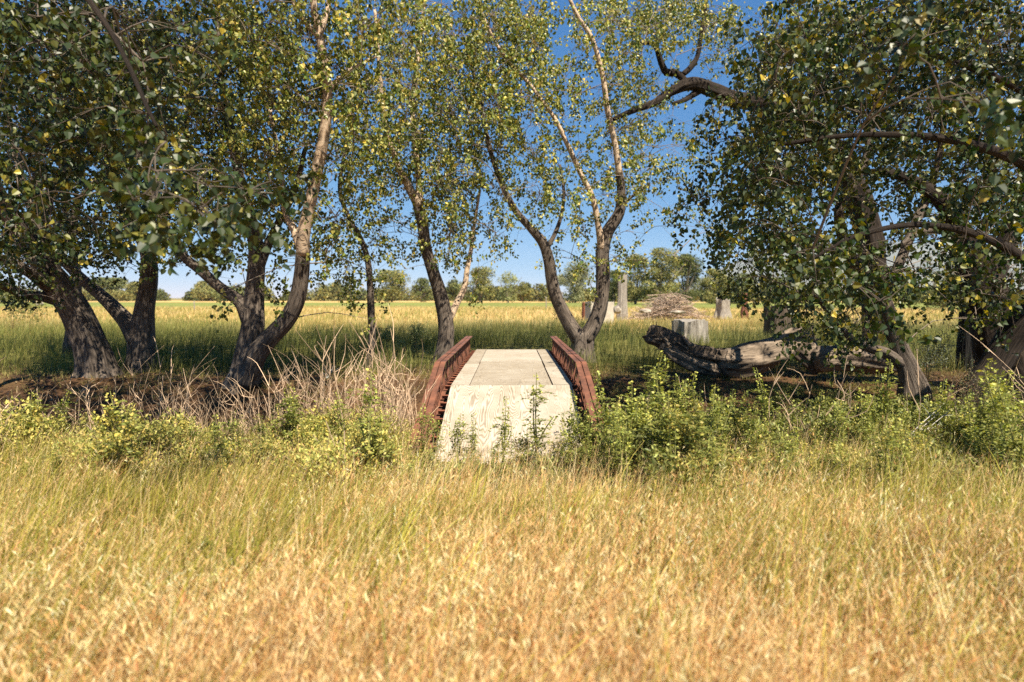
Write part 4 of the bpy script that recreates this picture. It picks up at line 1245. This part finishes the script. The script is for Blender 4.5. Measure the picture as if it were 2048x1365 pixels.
lpart("log_trunk", [(1432, 722, 13.5, 20), (1445, 722, 13.5, 50), (1475, 722, 13.5, 56), (1510, 718, 13.55, 50), (1545, 708, 13.6, 44), (1580, 692, 13.7, 46), (1608, 680, 13.8, 52), (1622, 674, 13.8, 30)], M_wood, 3, .55)
lpart("broken_limb", [(1297, 670, 13.9, 26), (1300, 671, 13.9, 34), (1318, 675, 13.8, 36), (1340, 686, 13.7, 40), (1372, 703, 13.6, 34), (1410, 714, 13.5, 38), (1450, 718, 13.5, 34)], M_wooddk, 5, .8, "dark knobbed end rising at the left")
lpart("split_slab", [(1322, 690, 13.7, 10), (1345, 704, 13.6, 28), (1385, 722, 13.5, 32), (1420, 736, 13.4, 24), (1440, 742, 13.4, 14)], M_wood, 7, .6, "pale split slab under the dark end")
lpart("root_stub", [(1590, 700, 13.5, 30), (1615, 722, 13.4, 26), (1632, 745, 13.4, 16)], M_wooddk, 9, .4)
a = Acc()
for k in range(26):      # torn splinters along the breaks
    bx, by = [(1350, 684), (1330, 680), (1370, 692), (1432, 712), (1445, 735), (1606, 664), (1618, 680)][k % 7]
    p = at(bx + rng.normal(0, 9), by + rng.normal(0, 7), 13.45 + U(-.1, .3)); d = unit(np.array([rng.normal(-.6 if k % 7 < 5 else .7, .35), rng.normal(0, .2), rng.normal(.25, .3)])); L = U(.08, .32)
    tube(a, np.array([p - d * .12, p + d * L * .5, p + d * L]), [U(.02, .05), .02, .003], 5, .05, .5, seed=k)
a.build("splinters", M_wood, LG)
wood_tube("log", "dark shaded log to the right of the long curved one", "log", [(1628, 722, 13.2, 30), (1640, 720, 13.2, 52), (1690, 718, 13.1, 50), (1740, 722, 13, 46), (1795, 728, 12.9, 40), (1802, 730, 12.9, 20)], M_wood, seed=11)


def stump(name, label, cat, px, top, wpx, Y, mat, flare=1.15, jag=.03, cut=True, seed=0, sx=1.0):
    p = at(px, top, Y); zg = float(ground_z(p[0], Y)) - .1; R0 = px2m(wpx, Y) / 2; H = p[2] - zg
    sides = 48; nl = 14; ang = np.linspace(0, 2 * np.pi, sides, endpoint=False)
    V = []; B = []
    for l in range(nl):
        t = l / (nl - 1)
        r = R0 * (flare + (1 - flare) * min(1, t * 1.8)) * (1 + .24 * (vnoise(np.cos(ang) * 2.2 + 7, np.sin(ang) * 2.2 + seed, seed) - .5) * 2 + .15 * (1 - .5 * t) * (vnoise(np.cos(ang) * 5 + 7, np.sin(ang) * 5 + t * 1.2, seed + 3) - .5) * 2 + .05 * (vnoise(np.cos(ang) * 12 + 7, np.sin(ang) * 12 + t * 3, seed + 4) - .5) * 2)
        z = H * t + (t == 1) * jag * (vnoise(np.cos(ang) * 3, np.sin(ang) * 3, seed + 9) - .5) * 2
        V.append(np.stack([np.cos(ang) * r, np.sin(ang) * r * sx, z + 0 * ang], 1))
        B.append(np.stack([np.cos(ang) * .5, np.sin(ang) * .5 + seed, z + 0 * ang], 1))
    top_r = V[-1]; V.append(top_r * [.93, .93, 1] + [0, 0, -.01]); B.append(B[-1])
    V.append(np.array([[0, 0, H - (.06 if cut else .25)]])); B.append(np.array([[0, seed, H]]))
    V = np.vstack(V); B = np.vstack(B); n = nl + 1
    i = np.arange(n - 1)[:, None] * sides; j = np.arange(sides)[None]; j2 = (j + 1) % sides
    F = np.stack([i + j, i + j2, i + sides + j2, i + sides + j], -1).reshape(-1, 4)
    jj = np.arange(sides); b = (n - 1) * sides
    T3 = np.stack([b + jj, b + (jj + 1) % sides, 0 * jj + n * sides], -1)
    o = mesh(name, V, [F, T3], mat, bk=B, smooth=False); o.location = (p[0], Y, zg)
    return tag(o, label, cat)


stump("stump", "broad pale grey cut stump standing behind the curved log", "stump", 1380, 641, 70, 20.5, M_grey, 1.1, .06, seed=1)
stump("stump", "grey stump in the field right of the brush pile", "stump", 1447, 599, 24, 44, M_grey, 1.4, .22, seed=2)
stump("stump", "dark wide stump half hidden by the hanging leaves", "stump", 1558, 612, 48, 21, M_wooddk, 1.05, .05, seed=3)
stump("tree_snag", "tall standing dead grey trunk left of the brush pile", "dead trunk", 1245, 557, 17, 42, M_grey, 1.35, .5, False, seed=4)
stump("post", "reddish brown leaning trunk stub in the field at right", "dead trunk", 1490, 588, 11, 46, M_redw, 1.5, .08, seed=5)
stump("stump", "charred black stump in front of the old tree at right", "stump", 1936, 609, 26, 14.5, M_char, 1.1, .02, seed=6)

# brush pile
BP = at(1338, 612, 38); bz = float(ground_z(BP[0], 38)); a = Acc()
for k in range(620):
    an = U(0, np.pi); r = rng.normal(0, .5); c = np.array([rng.normal(0, .95), rng.normal(0, .6), 0])
    h = 1.55 * math.exp(-(c[0] / 1.5) ** 2) * U(.1, 1) + .25
    L = U(.35, 1.05); tilt = rng.normal(0, .24)
    d = np.array([math.cos(an) * math.cos(tilt), math.sin(an) * math.cos(tilt) * .6, math.sin(tilt)])
    c = c + [0, 0, h]; b = rng.normal(0, .12, 3)
    col = np.array([.33, .25, .19]) * U(.4, 1.5)
    rr = U(.008, .026)
    p0, p1, p2 = c - d * L, c + b, c + d * L
    p0[2] = max(p0[2], .02); p2[2] = max(p2[2], .02)
    tube(a, np.array([p0, p1, p2]), [rr, rr * .8, rr * .4], 4, .4, cap=False, C=col)
a.B = []
o = a.build("brush_pile", M_stick); o.location = (BP[0], 38, bz)
tag(o, "heap of cut dry branches piled in the field behind the broad grey stump", "brush pile")

# concrete block, rusty box, debris
def block(name, label, cat, px, top, Y, w_, d_, h_, mat, rz=0., bev=.03):
    p = at(px, top, Y); z = p[2] - h_
    import bmesh
    bm = bmesh.new(); bmesh.ops.create_cube(bm, size=1)
    for v in bm.verts: v.co = Vector((v.co.x * w_, v.co.y * d_, (v.co.z + .5) * h_))
    bmesh.ops.bevel(bm, geom=bm.edges[:], offset=bev, segments=2, affect='EDGES')
    me = bpy.data.meshes.new(name); bm.to_mesh(me); bm.free(); me.materials.append(mat)
    o = bpy.data.objects.new(name, me); link(o); o.location = (p[0], Y, z); o.rotation_euler.z = rz
    return tag(o, label, cat)


block("concrete_block", "pale concrete block in the field behind the V shaped tree", "concrete block", 1199, 604, 36, 1.5, 1.0, 1.4, M_conc, .25)
block("steel_box", "rusty low box just left of the concrete block", "box", 1172, 605, 40, .45, .6, 1.4, M_rustd, .1)


def rock(label, px, py, Y, s, name="stone", mat=None):
    p = at(px, py, Y)
    import bmesh
    bm = bmesh.new(); bmesh.ops.create_icosphere(bm, subdivisions=2, radius=1)
    for v in bm.verts:
        k = 1 + .35 * (float(vnoise(v.co.x * 2 + 5 + px, v.co.y * 2 + v.co.z * 2, 3)) - .5) * 2
        v.co = Vector((v.co.x * s[0] * k, v.co.y * s[1] * k, v.co.z * s[2] * k))
    me = bpy.data.meshes.new(name); bm.to_mesh(me); bm.free(); me.materials.append(mat or M_rock)
    o = bpy.data.objects.new(name, me); link(o); o.location = [float(v) for v in p]
    return tag(o, label, "stone")


rock("pale stone lying right of the concrete block", 1234, 620, 31, (.22, .2, .2))
rock("pale flat stone in the grass left of the brush pile", 1292, 623, 29, (.3, .15, .1))
rock("long pale stone in front of the brush pile", 1355, 625, 28, (.32, .15, .1))
rock("tiny white stone far out in the field at left", 77, 608, 120, (1.0, .6, .5))
for lb, px, top, Y in (("thin fence post between the two left hand trees", 234, 603, 70), ("thin fence post left of the twin trunked tree", 388, 603, 70), ("grey fence post seen inside the V shaped tree", 1124, 584, 75), ("fence post just left of the V shaped tree", 1092, 594, 75)):
    p = at(px, top, Y); zg = float(ground_z(p[0], Y)); a = Acc()
    tube(a, np.array([[0, 0, 0], [.02, 0, (p[2] - zg) * .5], [0, 0, p[2] - zg]]), [.07, .065, .06], 8, .2)
    o = a.build("fence_post", M_grey, smooth=True); o.location = (p[0], Y, zg); tag(o, lb, "fence post", "fence posts in the field")

# ------------------------------------------------------------------ far tree line
FC = [(.13, .14, .05), (.18, .18, .06), (.24, .22, .075), (.10, .11, .04), (.30, .26, .09)]
FD = [(.09, .11, .04), (.13, .145, .05), (.17, .17, .06), (.07, .085, .03)]


def far_tree(label, px, top, wpx, Y, cols=FC, n=1500, lsz=.6, kind='round', nm="field_tree"):
    n = int(n * 2.6); wpx *= 1.3; top -= 3
    p = at(px, top, Y); zg = float(ground_z(p[0], Y)); H = p[2] - zg; R = wpx / FPX * Y / 2
    root = thing(nm, (p[0], Y, zg), label, "tree", "trees along the far edge of the field")
    a = Acc(); ends = []
    for b in range(6):
        e = np.array([rng.normal(0, R * .45), rng.normal(0, R * .4), H * U(.55, .85)])
        tube(a, np.array([[0, 0, -.2], [e[0] * .15, e[1] * .15, H * .22], e]), [H * .028, H * .02, H * .006], 6, 1.0, cap=False, C=(.22, .18, .14)); ends.append(e)
    a.B = []
    a.build("trunk", M_stick, root).location = (0, 0, 0)
    # set back into local space (built at the origin of its parent)
    me = root.children[0].data; co = np.empty(len(me.vertices) * 3, np.float32); me.vertices.foreach_get("co", co)
    co = co.reshape(-1, 3) + np.array([p[0], Y, zg], np.float32); me.vertices.foreach_set("co", co.ravel()); me.update()
    nb = 22 if kind != 'umbrella' else 12
    cl = []
    for b in range(nb):
        an = U(0, 6.28); rr = math.sqrt(U(0, 1))
        if kind == 'umbrella': z = H * U(.68, .9); rxy = R * rr * .8
        elif kind == 'bush': z = H * U(.25, .75); rxy = R * rr * .75
        else: z = H * U(.10, .93); rxy = R * rr * .75 * math.sin(math.pi * min(.95, max(.25, z / H))) ** .5
        cl.append((rxy * math.cos(an), rxy * math.sin(an), z, U(.2, .36) * R, U(.75, 1.25)))
    cl.append((0, 0, H * .93, R * .3, 1.)); cl += [(U(-.3, .3) * R, 0, H * U(.4, .8), R * .45, .9) for _ in range(4)]
    cl = np.array(cl); w_ = rng.integers(0, len(cl), n); v = unit(rng.normal(size=(n, 3))) * U(.45, 1.05, (n, 1))
    r = cl[w_, 3][:, None]; P_ = cl[w_, :3] + v * r * [1.15, 1.15, .8]
    P_[:, 2] = np.minimum(P_[:, 2], H)
    C_ = pick(cols, n, .2) * 1.25 * cl[w_, 4][:, None]
    V, F, C = leaves(P_, rng.normal(size=(n, 3)), rng.normal(size=(n, 3)), U(.5, 1.2, n) * lsz, C_, big=False, wid=.9)
    o = mesh("crown", V + [p[0], Y, zg], F, M_far, root, col=C)


far = [("umbrella shaped tree on the skyline between the two left trees", 213, 560, 74, 300, FD, 2200, .8, 'umbrella'),
       ("rounded grey green tree right of the umbrella shaped one", 268, 568, 38, 300, FC, 1300, .8, 'round'),
       ("low tree left of the umbrella shaped one", 140, 574, 60, 310, FC, 1200, .9, 'bush'),
       ("olive bush tree left of the second trunk on the skyline", 235, 584, 50, 290, FC, 900, .8, 'bush'),
       ("broad olive tree seen right of the thin trunk", 783, 545, 80, 230, FC, 2600, .6, 'round'),
       ("darker tree left of the footbridge's left trunk", 843, 560, 40, 240, FD, 1400, .6, 'round'),
       ("dark tree in the fork of the footbridge's left tree", 908, 564, 44, 240, FD, 1400, .6, 'round'),
       ("wide crowned tree right of the pale side fork", 962, 538, 66, 220, FC, 2600, .55, 'round'),
       ("slim pale tree with visible trunk in the middle of the skyline", 1016, 546, 42, 215, [(.26, .26, .1), (.2, .21, .08)], 800, .5, 'round'),
       ("small round tree right of the slim pale one", 1046, 568, 34, 230, FC, 900, .6, 'bush'),
       ("greyish tree seen inside the V shaped tree", 1151, 528, 76, 190, [(.2, .2, .1), (.16, .17, .08), (.25, .24, .13)], 2800, .5, 'round'),
       ("dark tree behind the tall dead trunk", 1228, 545, 60, 150, FD, 2400, .4, 'round'),
       ("tall olive tree behind the tall dead trunk's right side", 1272, 512, 62, 140, FC, 3200, .36, 'round'),
       ("tallest olive green tree above the brush pile", 1322, 500, 80, 135, FC, 4200, .36, 'round'),
       ("full tree right of the tallest one", 1372, 512, 66, 140, FD, 3600, .36, 'round'),
       ("lower tree behind the grey field stump", 1425, 542, 60, 150, FC, 2600, .4, 'round'),
       ("dark tree behind the reddish trunk stub", 1480, 552, 66, 160, FD, 2400, .45, 'round'),
       ("shady tree behind the hanging leaves at right", 1560, 560, 80, 170, FD, 2200, .5, 'round'),
       ("bushy dark tree left of the massive old tree", 1890, 548, 110, 90, FD, 3800, .3, 'bush'),
       ("low round tree behind the right hand tree's stems", 1800, 572, 90, 150, FD, 1800, .5, 'bush'),
       ("olive tree low on the skyline left of the twin trunks", 420, 576, 60, 290, FC, 1500, .8, 'bush'),
       ("dark round tree low on the skyline beside the twin trunks", 452, 580, 44, 280, FD, 1200, .8, 'bush'),
       ("feathery tall tree on the skyline above the slanting bough", 405, 566, 34, 300, FC, 800, .8, 'round')]
for f in far: far_tree(*f)

# continuous far-off thicket below and between them
a = Acc()
for k in range(150):
    px = U(-40, 2080); Y = 330 + U(-10, 20) if px < 1050 else 260 + U(-10, 30)
    top = 584 - 20 * float(vnoise(px * .012, 0, 91)) + U(-3, 3)
    p = at(px, top, Y); zg = float(ground_z(p[0], Y)); H = p[2] - zg; R = U(22, 44) / FPX * Y / 2; n = 700
    v = unit(rng.normal(size=(n, 3))) * U(.5, 1, (n, 1)); v[:, 2] = np.abs(v[:, 2])
    V, F, C = leaves(np.array([p[0], Y, zg]) + v * [R * 1.2, R, H], rng.normal(size=(n, 3)), rng.normal(size=(n, 3)), U(.7, 1.5, n), pick(FC if U(0, 1) < .6 else FD, n, .2) * U(.8, 1.3), big=False, wid=.9)
    a.add(V, F, C)
tag(a.build("distant_wood", M_far), "continuous band of far olive trees and scrub along the horizon", "wood", kind='stuff')

# thin summer air over the far field and the mountain
a = Acc(); box(a, -9800, 9800, -450, 9700, -4, 760)
mh = bpy.data.materials.new("haze"); mh.use_nodes = True; t_ = mh.node_tree
t_.nodes.remove(t_.nodes["Principled BSDF"])
pv = t_.nodes.new("ShaderNodeVolumePrincipled"); pv.inputs["Color"].default_value = (.62, .76, 1.0, 1); pv.inputs["Density"].default_value = 0.00005
t_.links.new(pv.outputs[0], t_.nodes["Material Output"].inputs["Volume"])
tag(a.build("haze", mh), kind='stuff', label="thin blue air fading the mountain and the far trees", cat="haze")
